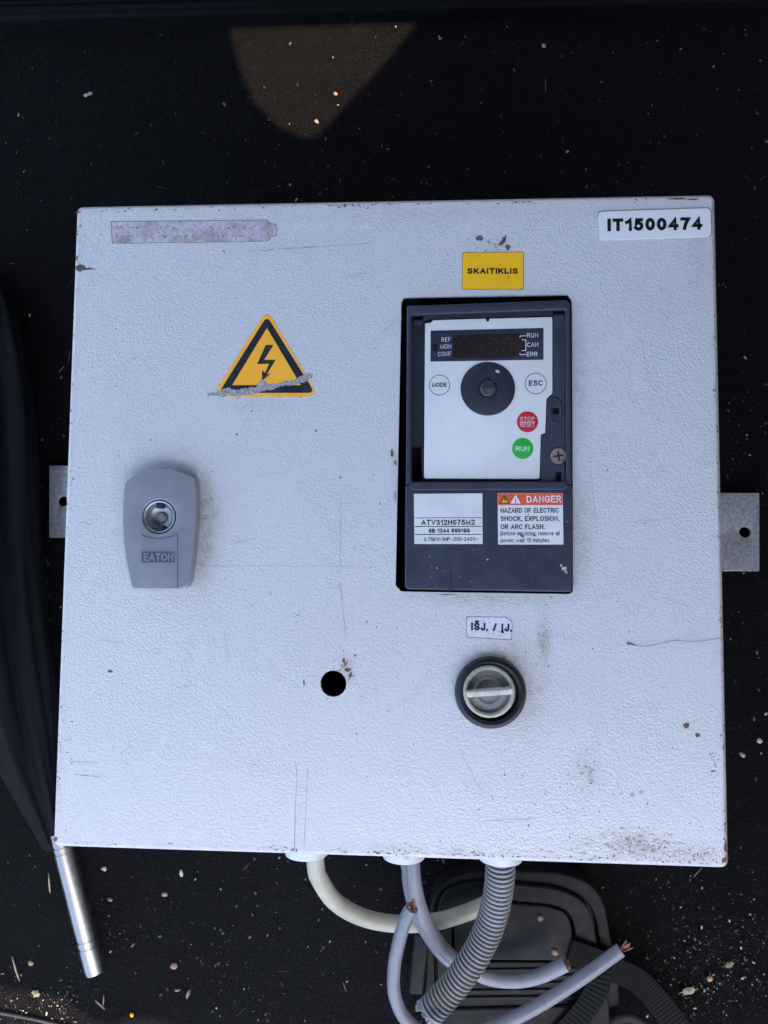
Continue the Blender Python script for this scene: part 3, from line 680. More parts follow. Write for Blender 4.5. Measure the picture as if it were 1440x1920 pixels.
# lower cover with its ridge
cov = plate('terminal_cover', [poly([(760, 910), (1073, 909), (1074, 1104), (1069, 1110), (764, 1105), (759, 1099)], ZD + .0004, .0009)], ZW - .004, ZD + .0004, MAT['slate'], drv, .0007, 4)
plate('ridge', [poly([(768, 904), (1062, 903), (1066, 912), (1058, 918), (776, 919), (768, 913)], ZD + .0011, .0010)], ZD - .0004, ZD + .0011, MAT['slate'], cov, .0005, 4)
plate('crack', [poly([(842, 1092), (845, 1070), (847, 1072), (845, 1100), (850, 1106), (838, 1107)], ZD + .0005)], ZD + .0003, ZD + .0006, MAT['slate'], cov, .0001, 1)
flakes('scuff_marks', [(1057, 1066, 12, 7, -.8, .5), (1061, 1073, 8, 5, -.6, .5), (1052, 1060, 4, 4, 0, .5), (914, 1049, 4, 3, 0, .3), (819, 1065, 3, 2, 0, .3), (1064, 978, 3, 2, 0, .3)] + [(R_.uniform(775, 1060), R_.uniform(1026, 1100), R_.uniform(.8, 2), R_.uniform(.7, 1.4), R_.uniform(0, 3), .4) for _ in range(22)], MAT['worn_label'], ZD + .00045, cov)
# keypad
ZK = ZD - .0007
kp = plate('keypad', [poly([(797, 606.5), (808, 604.5), (812, 600), (911, 597), (912.5, 602), (917, 602), (918, 597), (1034, 594), (1036, 597), (1036, 737), (1025, 748), (1022.5, 811), (1014, 815), (1012, 895), (1009, 898), (798, 897), (795, 894)], ZK)], ZW, ZK, MAT['white_panel'], drv, .0003, 2)
e = .00008
ds = plate('display', [poly([(807.5, 620), (1019, 615), (1019, 674.5), (807, 678)], ZK)], ZK - .0001, ZK + e, MAT['display'], kp)
plate('screen', [poly([(849, 628), (974, 625), (985, 633), (986, 657), (974, 670), (849, 672)], ZK + e)], ZK + e, ZK + e + .00003, MAT['screen'], kp)
seg = []
for i in range(4):
    x0_ = 864 + i * 27
    for a_, b_ in (((0, 636), (15, 635.6)), ((-1, 650), (14, 649.6)), ((-2, 664), (13, 663.6)), ((0, 638), (-1, 649)), ((15, 638), (14, 649)), ((-1, 651), (-2, 663)), ((14, 651), (13, 663))):
        seg.append((x0_ + (a_[0] + b_[0]) / 2, (a_[1] + b_[1]) / 2, max(3, abs(b_[0] - a_[0])), max(2.6, abs(b_[1] - a_[1]) * .85), 0, .05))
flakes('digit_segments', seg, MAT['segment'], ZK + e + .00005, kp)
plate('sensor_window', [poly([(811.5, 644.5), (820.5, 644), (820.5, 657), (811.5, 657.5)], ZK + e)], ZK + e, ZK + e + .00003, MAT['screen'], kp)
for s_, a_, b_ in (('REF', (828, 641), (845, 640.7)), ('MON', (826, 654), (846, 653.6)), ('CONF', (821.5, 668), (846, 667.4)), ('RUN', (988, 633), (1009, 632.5)), ('CAN', (988.5, 650.5), (1009, 650)), ('ERR', (988, 668.3), (1008, 667.8))):
    txt('lettering', s_, a_, b_, 8.4, ZK + e, MAT['ink_white'], kp, t=.115, gap=.3)
V = []; Fc = []
for px in ([(975, 633), (975, 630), (986, 629.5)], [(978, 637), (986, 637), (986, 657), (978, 657.5)], [(975, 662), (975, 665), (986, 664.7)]):
    for a_, b_ in zip(px, px[1:]):
        d_ = Vector((b_[0] - a_[0], b_[1] - a_[1])).normalized(); n_ = Vector((-d_.y, d_.x)) * .6; b0 = len(V)
        for q_, s_ in ((a_, 1), (a_, -1), (b_, -1), (b_, 1)): V.append(P(q_[0] + n_.x * s_, q_[1] + n_.y * s_, ZK + e + .00004))
        Fc.append((b0, b0 + 1, b0 + 2, b0 + 3))
mesh('bracket_lines', V, Fc, MAT['ink_white'], kp)
def key(name, c, r, mat, word, ink, hgt, halfw, ring=False, t=.2):
    cc = P2(*c, ZK); rr = PXM(r, ZK)
    if ring:
        o_ = plate(name, [circ(cc, rr, 40), circ(cc, rr * .945, 40)], ZK - .0001, ZK + .00004, MAT['ink'], drv)
    else:
        o_ = plate(name, [circ(cc, rr, 40)], ZK - .0001, ZK + .00012, mat, drv, .00005, 2)
    for s_, dy, hw_ in word:
        txt('lettering', s_, (c[0] - hw_, c[1] + dy), (c[0] + hw_, c[1] + dy - .4), hgt, ZK + (.00002 if ring else .00013), ink, o_, t=t)
    return o_
key('mode_key', (824, 722), 19.7, None, [('MODE', 4, 14)], MAT['ink'], 8.8, 0, True, .19)
key('escape_key', (1004.5, 719), 20.2, None, [('ESC', 4.6, 13)], MAT['ink'], 10.5, 0, True, .20)
sk = key('stop_key', (989, 791), 19.7, MAT['red'], [('STOP', -2.2, 14), ('RESET', 9.3, 13.5)], MAT['ink_white'], 7, 0, False, .095)
plate('divider_line', [poly([(974, 791.2), (1003, 790.8), (1003, 791.9), (974, 792.3)], ZK)], ZK, ZK + .00017, MAT['ink_white'], sk)
key('run_key', (980, 841), 19.7, MAT['green'], [('RUN', 4.5, 13)], MAT['ink_white'], 8.5, 0, False, .14)
jc = P(914.5, 729, ZK); jr = PXM(51, ZK)
jog = lathe('jog_dial', (jc.x, jc.y, ZK), [(0, -.0002), (jr, -.0002), (jr, .0003), (jr * .97, .0005), (jr * .36, .0004), (jr * .34, .0001), (0, .0001)], MAT['slate_dark'], drv, 64, 40)
lathe('shaft', (jc.x, jc.y - .0002, ZK), [(0, -.001), (jr * .27, -.001), (jr * .27, .0012), (jr * .24, .0015), (0, .0015)], MAT['shaft'], jog, 32, 35)
box('shaft_slot', (jc.x, jc.y + jr * .05, ZK + .0011), (jr * .46, jr * .1, .001), MAT['pit'], jog)
box('shaft_flat', (jc.x, jc.y + jr * .19, ZK + .0010), (jr * .34, jr * .18, .0012), MAT['slate_dark'], jog)
flakes('dial_chip', [(933, 697, 9, 5, -.3, .3)], MAT['knob_grip'], ZK + .00055, jog)
# cover screw, clip
sc = P(1047, 855, ZD - .001); sr = PXM(16.5, ZD)
scr = lathe('cover_screw', (sc.x, sc.y, ZD - .001), [(0, -.003), (sr, -.003), (sr, -.0003), (sr * .9, .0002), (0, .0004)], MAT['steel'], drv, 36, 35)
for a_ in (.15, .15 + math.pi / 2): box('cross_slot', (sc.x, sc.y, ZD - .00055), (sr * 1.1, sr * .2, .0006), MAT['pit'], scr, a_)
cl_ = circ(P2(1042, 770, ZD), PXM(12, ZD), 28, PXM(26, ZD))
plate('seal_clip', [cl_, circ(P2(1042, 770, ZD), PXM(9, ZD), 28, PXM(21, ZD))], ZD - .0010, ZD - .0003, MAT['slate'], drv, .0003, 3)
# labels on the cover
ZL = ZD + .0004 + .0001
lb = plate('rating_label', [poly([(776, 926), (904.5, 925), (905, 1020), (777, 1020)], ZL, .0003)], ZL - .0001, ZL, MAT['white_label'], drv)
for y_, h_ in ((971, 1.), (987.3, 1.3), (1002.3, 1.3)):
    plate('rule_line', [poly([(778, y_ - h_ / 2), (903, y_ - h_ / 2 - .3), (903, y_ + h_ / 2 - .3), (778, y_ + h_ / 2)], ZL)], ZL, ZL + .00004, MAT['ink'], lb)
txt('lettering', 'ATV312H075M2', (790, 984.5), (890.5, 984), 9.8, ZL, MAT['ink'], lb, t=.20, gap=.32)
txt('lettering', '8B 1244 699199', (804, 999.2), (880.5, 998.8), 8, ZL, MAT['ink'], lb, t=.23, gap=.34)
txt('lettering', '0,75kW-1HP -200-240V~', (795, 1015), (896, 1014.2), 7.2, ZL, MAT['ink'], lb, t=.17, gap=.29)
lb = plate('danger_label', [poly([(933, 924.5), (1055, 924.5), (1056.5, 1021), (934, 1021)], ZL, .0003)], ZL - .0001, ZL, MAT['white_label'], drv)
plate('red_band', [poly([(933.6, 925), (1054.6, 925), (1055, 947), (933.9, 947)], ZL)], ZL, ZL + .00003, MAT['red_label'], lb)
def RZ(x, y): return (740 + x / 4, 820 + y / 4)
plate('hazard_triangle', [[P2(*RZ(*q), ZL) for q in ((824, 430), (862, 496), (786, 496))]], ZL + .00003, ZL + .00006, MAT['ink'], lb)
plate('hazard_field', [[P2(*RZ(*q), ZL) for q in ((824, 447), (850, 490), (798, 490))]], ZL + .00006, ZL + .00009, MAT['yellow'], lb)
plate('hazard_bolt', [[P2(*RZ(*q), ZL) for q in ((824, 452), (832, 452), (826, 466), (836, 464), (824, 487), (825, 472), (816, 473))]], ZL + .00009, ZL + .00012, MAT['ink'], lb)
plate('caution_triangle', [[P2(*RZ(*q), ZL) for q in ((907, 430), (945, 496), (868, 496))]], ZL + .00003, ZL + .00006, MAT['ink_white'], lb)
txt('lettering', '!', RZ(903, 492), RZ(911, 492), 8.5, ZL + .00006, MAT['red_label'], lb, t=.2)
txt('lettering', 'DANGER', RZ(990, 491), RZ(1250, 489), 13.2, ZL + .00003, MAT['ink_white'], lb, t=.17, gap=.34)
for s_, x1, y_, cp, t_ in (('HAZARD OF ELECTRIC', 1232, 567, 9.4, .20), ('SHOCK, EXPLOSION,', 1236, 629, 9.4, .20), ('OR ARC FLASH.', 1125, 690, 9.4, .20)):
    txt('lettering', s_, RZ(794, y_), RZ(x1, y_ - 1), cp, ZL, MAT['ink'], lb, t=t_, gap=.31)
txt('lettering', 'Before servicing, remove all', RZ(794, 737), RZ(1237, 736), 8, ZL, MAT['ink'], lb, t=.14, gap=.24)
txt('lettering', 'power, wait 15 minutes.', RZ(794, 789), RZ(1166, 788), 8, ZL, MAT['ink'], lb, t=.14, gap=.24)
flakes('scuff_marks', [(978, 1004, 8, 5, -.6, .5), (975, 1000, 5, 4, .4, .5), (939, 1004, 3, 3, 0, .4), (990, 965, 3, 2, 0, .4)], MAT['ink_grey'], ZL + .00009, lb)

# ================================================================== CABLES
def cable(name, px, rpx_r, mat, label, start=None, n=18, end=None):
    """px: (x, y, z) photo points with heights"""
    pts = [np.array(P(x_, y_, z_)) for x_, y_, z_ in px]
    if start is not None: pts = [np.array(start)] + pts
    path = resample(spline(pts, 14), .0015)
    root = empty(name, tuple(path[0][0]))
    sh_ = sweep('sheath', path, lambda i, s: rpx_r, mat, root, n=n)
    tag(root, label, 'cable')
    return root, path
def strands(root, p, d, r, mats, num=9, L=.007, core=True):
    p = Vector(p); d = Vector(d).normalized(); u = d.orthogonal().normalized(); v = d.cross(u)
    if core:
        for k_, (a_, mt) in enumerate(zip((0.3, 2.4, 4.4), mats)):
            c_ = p + (u * math.cos(a_) + v * math.sin(a_)) * r * .42
            pts = resample([np.array(c_ - d * .002), np.array(c_ + d * L * (.25 + .2 * (k_ % 2)))], .001)
            sweep('core', pts, lambda i, s: r * .36, mt, root, n=10)
    V = []; Fc = []
    for k_ in range(num):
        a_ = R_.uniform(0, 6.28); q_ = r * .42 * math.sqrt(R_.random()); c_ = p + (u * math.cos(a_) + v * math.sin(a_)) * q_
        e_ = c_ + d * L * R_.uniform(.6, 1.1) + (u * R_.gauss(0, 1) + v * R_.gauss(0, 1)) * r * .24; w_ = .00022; b0 = len(V)
        for base in (c_, e_):
            for j_ in range(5): t_ = j_ * 1.2566; V.append(base + (u * math.cos(t_) + v * math.sin(t_)) * w_)
        for j_ in range(5): l_ = (j_ + 1) % 5; Fc.append((b0 + j_, b0 + l_, b0 + 5 + l_, b0 + 5 + j_))
        Fc.append(tuple(range(b0 + 5, b0 + 10)))
    mesh('copper_strands', V, Fc, MAT['copper'], root, 60)
s1 = GL1 + Vector((.003, .012, .0))
cable('power_cable', [(592, 1622, .088), (600, 1650, .082), (630, 1692, .066), (680, 1720, .05), (742, 1732, .042), (810, 1729, .038), (872, 1712, .036), (925, 1688, .034), (950, 1665, .033)], .0048, MAT['white_cable'],
      'thick cream cable curving from the leftmost gland to behind the ribbed conduit', s1)
s2 = GL2 + Vector((.004, .012, .0))
r2, p2 = cable('control_cable', [(774, 1626, .088), (778, 1662, .082), (790, 1708, .070), (814, 1756, .056), (850, 1797, .046), (905, 1830, .043), (960, 1839, .045), (1012, 1830, .048), (1062, 1807, .052)], .0040, MAT['grey_cable2'],
               'grey cable from the middle gland passing behind conduit, cut short at its end', s2)
strands(r2, p2[0][-1], p2[0][-1] - p2[0][-3], .004, (MAT['core_a'], MAT['core_b'], MAT['grey_cable']), 6, .0025)
cable('thin_cable', [(764, 1624, .085), (766, 1650, .078), (772, 1684, .066), (782, 1716, .055), (800, 1750, .045), (830, 1790, .036), (880, 1830, .03)], .0036, MAT['grey_cable'],
      'bluish grey cable close behind the other one at the middle gland', GL2 + Vector((-.0035, .012, -.003)))
r3, p3 = cable('cut_cable', [(772, 1702, .112), (761, 1722, .110), (748, 1766, .106), (739, 1815, .100), (740, 1865, .094), (760, 1910, .090), (800, 1940, .088), (860, 1948, .088), (930, 1925, .088), (1010, 1885, .088), (1090, 1834, .088), (1164, 1781, .088)], .0034, MAT['grey_cable'],
               'loose blue grey cable looping below the conduit with two bare copper ends')
strands(r3, p3[0][0], p3[0][0] - p3[0][2], .0034, (MAT['core_a'], MAT['core_b'], MAT['copper']), 9, .0048)
strands(r3, p3[0][-1], p3[0][-1] - p3[0][-3], .0034, (MAT['core_a'], MAT['core_b'], MAT['grey_cable']), 10, .0055, False)

# ribbed conduit
cp = [np.array(GL3 + Vector((0, .008, 0)))] + [np.array(P(x_, y_, z_)) for x_, y_, z_ in ((938, 1630, .088), (934, 1672, .084), (925, 1715, .080), (908, 1760, .076), (882, 1806, .073), (848, 1852, .070), (806, 1897, .068))]
path = resample(spline(cp, 14), .0003)
cr = .0079; PITCH = .0027
def crad(i, s):
    t_ = (s / PITCH) % 1.0
    return cr * (1.0 if .1 < t_ < .60 else (.80 if t_ > .66 or t_ < .02 else .93))
root = tag(empty('ribbed_conduit', tuple(path[0][0])), 'grey corrugated plastic conduit bending down from the rightmost gland', 'conduit')
sweep('corrugated_tube', path, crad, MAT['conduit'], root, n=32, cap=False, smooth=50)
# torn lip at its open end
T_ = path[0][-1] - path[0][-4]; T_ /= np.linalg.norm(T_); u_ = np.cross(T_, (0, 0, 1.)); u_ /= np.linalg.norm(u_); v_ = np.cross(T_, u_); e0 = path[0][-1]
V = []; Fc = []; nn = 40
for k_ in range(nn):
    a_ = 2 * math.pi * k_ / nn; d_ = u_ * math.cos(a_) + v_ * math.sin(a_)
    ln_ = R_.uniform(.0002, .0034); fl = R_.uniform(.86, 1.10)
    V += [e0 + d_ * cr * .9 - T_ * .001, e0 + d_ * cr * fl + T_ * ln_, e0 + d_ * cr * .84 + T_ * ln_ * .9, e0 + d_ * cr * .8 - T_ * .012]
for k_ in range(nn):
    l_ = (k_ + 1) % nn
    for j_ in range(3): Fc.append((k_ * 4 + j_, l_ * 4 + j_, l_ * 4 + j_ + 1, k_ * 4 + j_ + 1))
mesh('torn_lip', V, Fc, MAT['conduit'], root)
e1 = e0 - T_ * .01
lathe('dark_bore', tuple(e1), [(0, 0), (cr * .8, 0)], MAT['pit'], root, 24, axis=tuple(T_))

# ================================================================== BLACK CASE under the cables
case = tag(empty('carry_case', tuple(P(960, 1800, 0))), 'black rubbery carry case with rounded lid lying under the cables', 'case')
def A7(x, y): return (900 + x / 2.667, 1560 + y / 2.667)
zc1, zc2, zc3 = .020, .024, .026
o1 = [(800, 1990), (796, 1900), (800, 1760), (806, 1700), (822, 1662), (862, 1640), (920, 1632), (1050, 1637), (1108, 1655), (1134, 1692), (1146, 1765), (1160, 1830), (1165, 1990)]
o2 = [(822, 1990), (819, 1760), (822, 1694), (836, 1670), (872, 1657), (935, 1656), (1050, 1667), (1096, 1690), (1112, 1722), (1122, 1785), (1130, 1990)]
o3 = [(854, 1800), (852, 1745), (860, 1712), (884, 1698), (950, 1694), (1030, 1700), (1060, 1710), (1071, 1732), (1078, 1802)]
def grow(pts, k): 
    cx_ = sum(q[0] for q in pts) / len(pts); cy_ = sum(q[1] for q in pts) / len(pts)
    o_ = []
    for x_, y_ in pts:
        d_ = math.hypot(x_ - cx_, y_ - cy_); o_.append((x_ + (x_ - cx_) / d_ * k, y_ + (y_ - cy_) / d_ * k))
    return o_
plate('case_floor', [poly(grow(o1, -6), zc1, .006, 5)], 0, zc1 - .006, MAT['pit'], case)
plate('case_rim', [poly(o1, zc1, .04, 6), poly(grow([q if q[1] < 1950 else (q[0], 1970) for q in o2], 5), zc1, .04, 6)], .002, zc1, MAT['case'], case, .0011, 3)
plate('lid', [poly([q if q[1] < 1950 else (q[0], 1966) for q in o2], zc2, .04, 6), poly(grow(o3, 5), zc2, .03, 6)], zc1 - .006, zc2, MAT['case2'], case, .0009, 3)
plate('lid_panel', [poly(o3, zc3, .03, 6)], zc1 - .006, zc3, MAT['case2'], case, .0008, 3)
for k_ in range(5):
    y_ = 1818 + k_ * 13
    plate('rib', [poly([(848, y_), (1100, y_ - 3), (1100, y_ + 5), (848, y_ + 8)], zc3 - .0008, .001)], zc2 - .001, zc3 - .0008, MAT['case2'], case, .0006, 3)
plate('lower_panel', [poly([(815, 1893), (1085, 1886), (1125, 1870), (1140, 1850), (1150, 1990), (815, 1990)], zc3, .004)], zc1 - .002, zc3, MAT['case'], case, .0014, 3)
plate('handle_bar', [poly([(778, 1749), (806, 1754), (793, 1868), (766, 1866)], zc3, .002)], .004, zc3, MAT['case2'], case, .0018, 4)
# webbing straps: woven ribs across, real thickness
def strap(name, px, wpx, label):
    pts = [np.array(P(*q)) for q in px]; path_, s_ = resample(spline(pts, 12), .0007)
    T2 = np.gradient(path_, axis=0); T2 /= np.linalg.norm(T2, axis=1)[:, None]
    V = []; Fc = []
    for i, (p_, t_) in enumerate(zip(path_, T2)):
        n_ = np.cross((0, 0, 1.), t_); n_ /= np.linalg.norm(n_); w_ = PXM(wpx, .03) / 2
        hb = .0004 * (1 if (i // 2) % 2 else 0)
        for k_ in range(9):
            f_ = -1 + k_ / 4; V.append(p_ + n_ * w_ * f_ + np.array((0, 0, hb * (1 if abs(f_) < .99 else 0))))
        V += [p_ - n_ * w_ - np.array((0, 0, .0014)), p_ + n_ * w_ - np.array((0, 0, .0014))]
    for i in range(len(path_) - 1):
        a_, b_ = i * 11, (i + 1) * 11
        for k_ in range(8): Fc.append((a_ + k_, a_ + k_ + 1, b_ + k_ + 1, b_ + k_))
        Fc += [(a_ + 9, a_, b_, b_ + 9), (a_ + 8, a_ + 10, b_ + 10, b_ + 8), (a_ + 10, a_ + 9, b_ + 9, b_ + 10)]
    return tag(mesh(name, V, Fc, MAT['webbing'], None), label, 'strap')
strap('webbing_strap', [(1068, 1786, .0285), (1110, 1800, .0285), (1150, 1818, .027), (1196, 1840, .021), (1235, 1880, .012), (1285, 1945, .006)], 44, 'wide black ribbed webbing strap trailing from the case onto the carpet at right')
strap('webbing_strap', [(1128, 1812, .0300), (1122, 1850, .0305), (1100, 1890, .0300), (1062, 1935, .0290), (1020, 1975, .0285)], 40, 'short black webbing strap crossing the lower corner of the case')
rc = P(1170, 1925, .016)
ringp = [np.array((rc.x + .0115 * math.cos(a_), rc.y + .0105 * math.sin(a_), .0245)) for a_ in np.linspace(0, 2 * math.pi, 40)]
rp = resample(ringp, .0012)
tag(sweep('strap_ring', rp, lambda i, s: .0034, MAT['case2'], n=12, shape=lambda i, a_: (1, .6)), 'flat black plastic ring beside the webbing straps', 'ring')

# ================================================================== FOLDED UMBRELLA with silver tube
umb = tag(empty('folded_umbrella', tuple(P(60, 1300, 0))), 'folded black cloth umbrella with grooved silver tube handle, left of the cabinet', 'umbrella')
ax = [(-30, 470, .006, .0025), (-16, 580, .012, .014), (-4, 760, .016, .021), (2, 1000, .018, .023), (16, 1200, .018, .024), (46, 1380, .016, .020), (78, 1500, .013, .0125), (95, 1562, .012, .0082), (101, 1580, .012, .0076), (104, 1592, .012, .0035)]
pts = resample(spline([np.array(list(P(x_, y_, z_)) + [r_]) for x_, y_, z_, r_ in ax], 16), .004)
rr_ = pts[0][:, 3]; pts3 = (pts[0][:, :3], pts[1])
def pleat(i, a_):
    s_ = pts[1][i]
    f_ = 1 + .16 * math.sin(5 * a_ + 3.2 * math.sin(7 * s_)) + .09 * math.sin(9 * a_ - 11 * s_ + 1) + .04 * math.sin(17 * a_ + 25 * s_)
    return (f_, f_ * .78)
sweep('folded_cloth', pts3, lambda i, s: rr_[i], MAT['fabric'], umb, n=72, smooth=0, shape=pleat)
a_, b_ = P(113, 1559, .0119), P(180, 1822, .0095); d_ = (b_ - a_); L_ = d_.length
R0 = .0068
lathe('tube_handle', tuple(a_), [(0, 0), (R0, 0), (R0, L_ * 0.0875), (R0 * .94, L_ * 0.0900), (R0 * .94, L_ * 0.1000), (R0, L_ * 0.1025), (R0, L_ * 0.1312), (R0 * .95, L_ * 0.1337), (R0 * .95, L_ * 0.1425), (R0, L_ * 0.1450),
                                 (R0, L_ * 0.7500), (R0 * .94, L_ * 0.7537), (R0 * .94, L_ * 0.7650), (R0, L_ * 0.7687), (R0, L_ * 0.8000), (R0 * .94, L_ * 0.8037), (R0 * .94, L_ * 0.8150), (R0, L_ * 0.8187), (R0 * .99, L_ * 0.9625), (R0 * .93, L_), (R0 * .7, L_), (R0 * .68, L_ * 0.9625), (0, L_ * 0.9625)],
      MAT['alu'], umb, 48, 30, axis=tuple(d_))

# ================================================================== CRUMBS on the carpet
MAT['crumb'] = NB('pale_crumbs').m
def crumb_mat(name, cols):
    m = NB(name); oi = m.n('ShaderNodeNewGeometry'); rp_ = m.n('ShaderNodeValToRGB'); rp_.color_ramp.interpolation = 'CONSTANT'
    m.l(oi.outputs['Random Per Island'], rp_.inputs[0])
    els = rp_.color_ramp.elements
    while len(els) < len(cols): els.new(.5)
    for i, c_ in enumerate(cols): els[i].position = i / len(cols); els[i].color = c_ + (1,)
    m.set(rp_.outputs[0], .7, 0., .3); return m.m
MAT['crumb'] = crumb_mat('pale_crumbs', [(.16, .15, .14), (.06, .057, .055), (.28, .27, .25), (.09, .07, .055), (.04, .038, .035), (.17, .12, .08), (.40, .39, .37), (.08, .08, .05), (.035, .032, .03), (.11, .105, .105), (.055, .05, .05), (.03, .03, .03)])
ico = []
phi = (1 + 5 ** .5) / 2
ICO_V = np.array([(-1, phi, 0), (1, phi, 0), (-1, -phi, 0), (1, -phi, 0), (0, -1, phi), (0, 1, phi), (0, -1, -phi), (0, 1, -phi), (phi, 0, -1), (phi, 0, 1), (-phi, 0, -1), (-phi, 0, 1)]) / 1.9
ICO_F = np.array([(0, 11, 5), (0, 5, 1), (0, 1, 7), (0, 7, 10), (0, 10, 11), (1, 5, 9), (5, 11, 4), (11, 10, 2), (10, 7, 6), (7, 1, 8), (3, 9, 4), (3, 4, 2), (3, 2, 6), (3, 6, 8), (3, 8, 9), (4, 9, 5), (2, 4, 11), (6, 2, 10), (8, 6, 7), (9, 8, 1)])
def lump(px, py, a_, b_, h_, an, z=0.):
    c = P(px, py, z + .0006); v = ICO_V * rng.uniform(.75, 1.25, (12, 1)) * np.array((a_, b_, h_))
    ca, sa = math.cos(an), math.sin(an); v = np.stack([v[:, 0] * ca - v[:, 1] * sa, v[:, 0] * sa + v[:, 1] * ca, v[:, 2]], 1)
    return v + np.array((c.x, c.y, z + h_ * .6))
allv = []; allf = []
def addl(*q):
    allf.append(ICO_F + 12 * len(allv)); allv.append(lump(*q))
def offbox(px, py):
    p_ = P(px, py, 0); return not (abs(p_.x) < .15 and abs(p_.y) < .15)
cnt = 0
cent = [(R_.uniform(0, 1440), R_.uniform(60, 1900), R_.uniform(15, 70)) for _ in range(60)] + [(R_.gauss(1330, 60), R_.gauss(1820, 50), R_.uniform(20, 60)) for _ in range(14)] + [(R_.uniform(0, 130), R_.uniform(1865, 1915), 22) for _ in range(6)]
while cnt < 2600:
    px = R_.uniform(-20, 1460); py = R_.uniform(45, 1930)
    if R_.random() < .6: q_ = R_.choice(cent); px, py = R_.gauss(q_[0], q_[2]), R_.gauss(q_[1], q_[2])
    if py < 48: continue
    if not offbox(px, py): continue
    dens = .35 + .35 * (px > 720) + (.6 if py > 1600 else 0) + (.8 if px > 1120 and py > 1650 else 0) - (.25 if px < 150 and 400 < py < 1500 else 0) - (.2 if py < 150 else 0)
    if R_.random() > dens: continue
    s_ = R_.choice((.00014, .00018, .0002, .00025, .0003, .0003, .0004, .0006)) * R_.uniform(.7, 1.3)
    addl(px, py, s_ * R_.uniform(1, 2.2), s_, s_ * .7, R_.uniform(0, 3.14)); cnt += 1
for _ in range(260):                                     # oval grass seeds
    px = R_.uniform(0, 1440); py = R_.uniform(60, 1915)
    if offbox(px, py): s_ = R_.uniform(.0004, .00075); addl(px, py, s_ * R_.uniform(1.5, 2.6), s_, s_ * .7, R_.uniform(.6, 2.4))
for _ in range(70):                                      # thin straws
    px = R_.uniform(0, 1440); py = R_.uniform(60, 1915)
    if offbox(px, py): addl(px, py, R_.uniform(.002, .006), .00016, .00016, R_.uniform(0, 3.14))
tag(bulk('crumbs', np.concatenate(allv), np.concatenate(allf), MAT['crumb']), 'scattered pale crumbs and grit on the carpet', 'crumbs', kind='stuff')
# the bigger bits, one by one
MAT['leaf_dry'] = simple('dry_leaf', (.30, .25, .17), .7, 0, .25, 500)
MAT['leaf_green'] = simple('green_leaf_bit', (.17, .19, .09), .6, 0, .25, 500)
MAT['orange_bit'] = simple('orange_seed', (.33, .19, .11), .6, 0, .25, 500)
MAT['pale_bit'] = simple('pale_grain', (.34, .32, .29), .6, 0, .2, 500)
MAT['wood_bit'] = simple('reddish_twig', (.20, .12, .08), .7, 0, .25, 500)
def bit(name, px, py, Lp, Wp, an, mat, label, cat, hh=.0007, z=0.):
    a_, b_ = PXM(Lp / 2, 0), PXM(Wp / 2, 0)
    v = lump(px, py, a_ * 1.1, b_ * 1.1, hh, an, z)
    o_ = mesh(name, [tuple(q) for q in v], [tuple(int(j) for j in f_) for f_ in ICO_F], MAT[mat], None, 0)
    return tag(o_, label, cat)
def leafbit(name, px, py, Lp, Wp, an, mat, label):
    a_, b_ = PXM(Lp / 2, 0), PXM(Wp / 2, 0); c = P(px, py, 0); V = []; top_ = []; nn = 14
    for lev in (0, 1):
        V.append((c.x, c.y, .0016 + lev * .0003))
        for k_ in range(nn):
            t_ = 2 * math.pi * k_ / nn; f_ = 1 + .25 * math.sin(k_ * 2.7 + px); u_, w_ = a_ * math.cos(t_) * f_, b_ * math.sin(t_) * f_
            V.append((c.x + u_ * math.cos(an) - w_ * math.sin(an), c.y + u_ * math.sin(an) + w_ * math.cos(an), .0010 + .0006 * math.sin(3 * t_) + lev * .0003))
    Fc = []
    for k_ in range(nn):
        l_ = (k_ + 1) % nn; Fc += [(0, 1 + l_, 1 + k_), (nn + 1, nn + 2 + k_, nn + 2 + l_), (1 + k_, 1 + l_, nn + 2 + l_, nn + 2 + k_)]
    return tag(mesh(name, V, Fc, MAT[mat], None), label, 'leaf bit')
leafbit('leaf_flake', 1290, 1856, 28, 11, .25, 'leaf_dry', 'ragged tan leaf flake on the carpet right of the webbing strap')
leafbit('leaf_flake', 69, 1861, 17, 11, -.2, 'leaf_green', 'small green leaf bit on the carpet in the lower left corner')
leafbit('leaf_flake', 1366, 1807, 18, 8, .4, 'leaf_green', 'pale green leaf bit on the carpet near the lower right edge')
leafbit('leaf_flake', 166, 179, 17, 8, .4, 'pale_bit', 'pale husk on the carpet at upper left')
bit('seed', 1330, 1834, 11, 10, .3, 'orange_bit', 'round orange seed above the tan leaf flake', 'seed', .0015)
bit('seed', 629, 176, 10, 8, -.4, 'orange_bit', 'orange seed in the sunlit triangle at the top', 'seed', .0012)
bit('seed', 310, 1677, 13, 8, -.1, 'orange_bit', 'tan seed on the carpet below the cabinet, right of the silver tube', 'seed', .0012)
bit('seed', 58, 1806, 11, 9, 0, 'orange_bit', 'brown seed on the carpet left of the silver tube', 'seed', .0012)
bit('seed', 327, 1812, 14, 12, 0, 'wood_bit', 'dull brown seed on the carpet, lower left', 'seed', .0012)
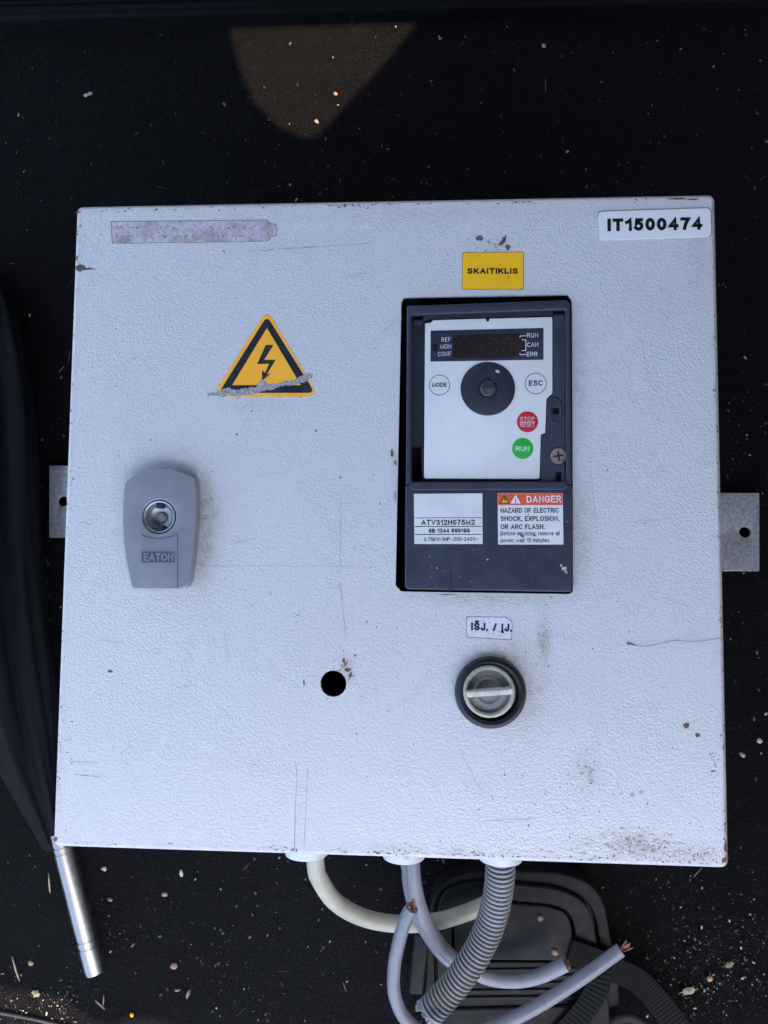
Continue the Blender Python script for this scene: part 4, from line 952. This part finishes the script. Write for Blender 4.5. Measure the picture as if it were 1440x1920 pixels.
bit('seed', 247, 1903, 7, 7, 0, 'yellow', 'small yellow seed at the bottom edge, lower left', 'seed', .0012)
bit('grain', 1020, 86, 9, 9, 0, 'pale_bit', 'pale bluish grain on the upper right carpet', 'grain', .0012)
bit('grain', 195, 1629, 9, 8, 0, 'pale_bit', 'pale grain on the carpet just right of the silver tube', 'grain', .0012)
bit('grain', 340, 1637, 8, 14, .1, 'pale_bit', 'pale oval grain just below the cabinet edge, lower left', 'grain', .0012)
bit('grain', 594, 228, 9, 9, .1, 'leaf_dry', 'whitish fluffy grain at the tip of the sunlit triangle', 'grain', .0012)
bit('grain', 207, 1687, 11, 6, -.3, 'leaf_green', 'olive green grain right of the silver tube', 'grain', .0010)
bit('grain', 1424, 1388, 9, 10, -.3, 'pale_bit', 'pale grain at the right edge of the carpet', 'grain', .0012)
bit('grain', 1392, 1415, 12, 8, -.5, 'leaf_dry', 'tan oval grain right of the cabinet corner', 'grain', .0012)
bit('twig', 187, 1884, 25, 3.5, -.65, 'wood_bit', 'reddish twig slanting on the carpet below the silver tube', 'twig', .0007)
bit('twig', 194, 1874, 3, 21, .0, 'wood_bit', 'upright reddish twig touching the slanting one', 'twig', .0007)
bit('twig', 352, 1864, 7, 17, -.4, 'wood_bit', 'short orange brown wood splinter on the lower carpet', 'twig', .0008)
bit('twig', 333, 1857, 14, 5, .3, 'wood_bit', 'small orange splinter left of the upright one', 'twig', .0008)
bit('twig', 29, 1818, 3, 42, .35, 'leaf_dry', 'long pale straw near the lower left edge', 'straw', .0005)
bit('twig', 92, 1656, 3, 32, .1, 'leaf_dry', 'thin pale straw left of the silver tube', 'straw', .0005)
bit('twig', 659, 32, 4, 24, .15, 'leaf_dry', 'pale straw at the top of the sunlit triangle by the trim', 'straw', .0006)
bit('seed', 1013, 1722, 11, 11, 0, 'wood_bit', 'reddish brown crumb on the case lid, above the other one', 'seed', .0012, zc3)
bit('seed', 1040, 1785, 14, 12, -.5, 'wood_bit', 'reddish brown crumb on the case lid near the cut grey cable end', 'seed', .0012, zc3)
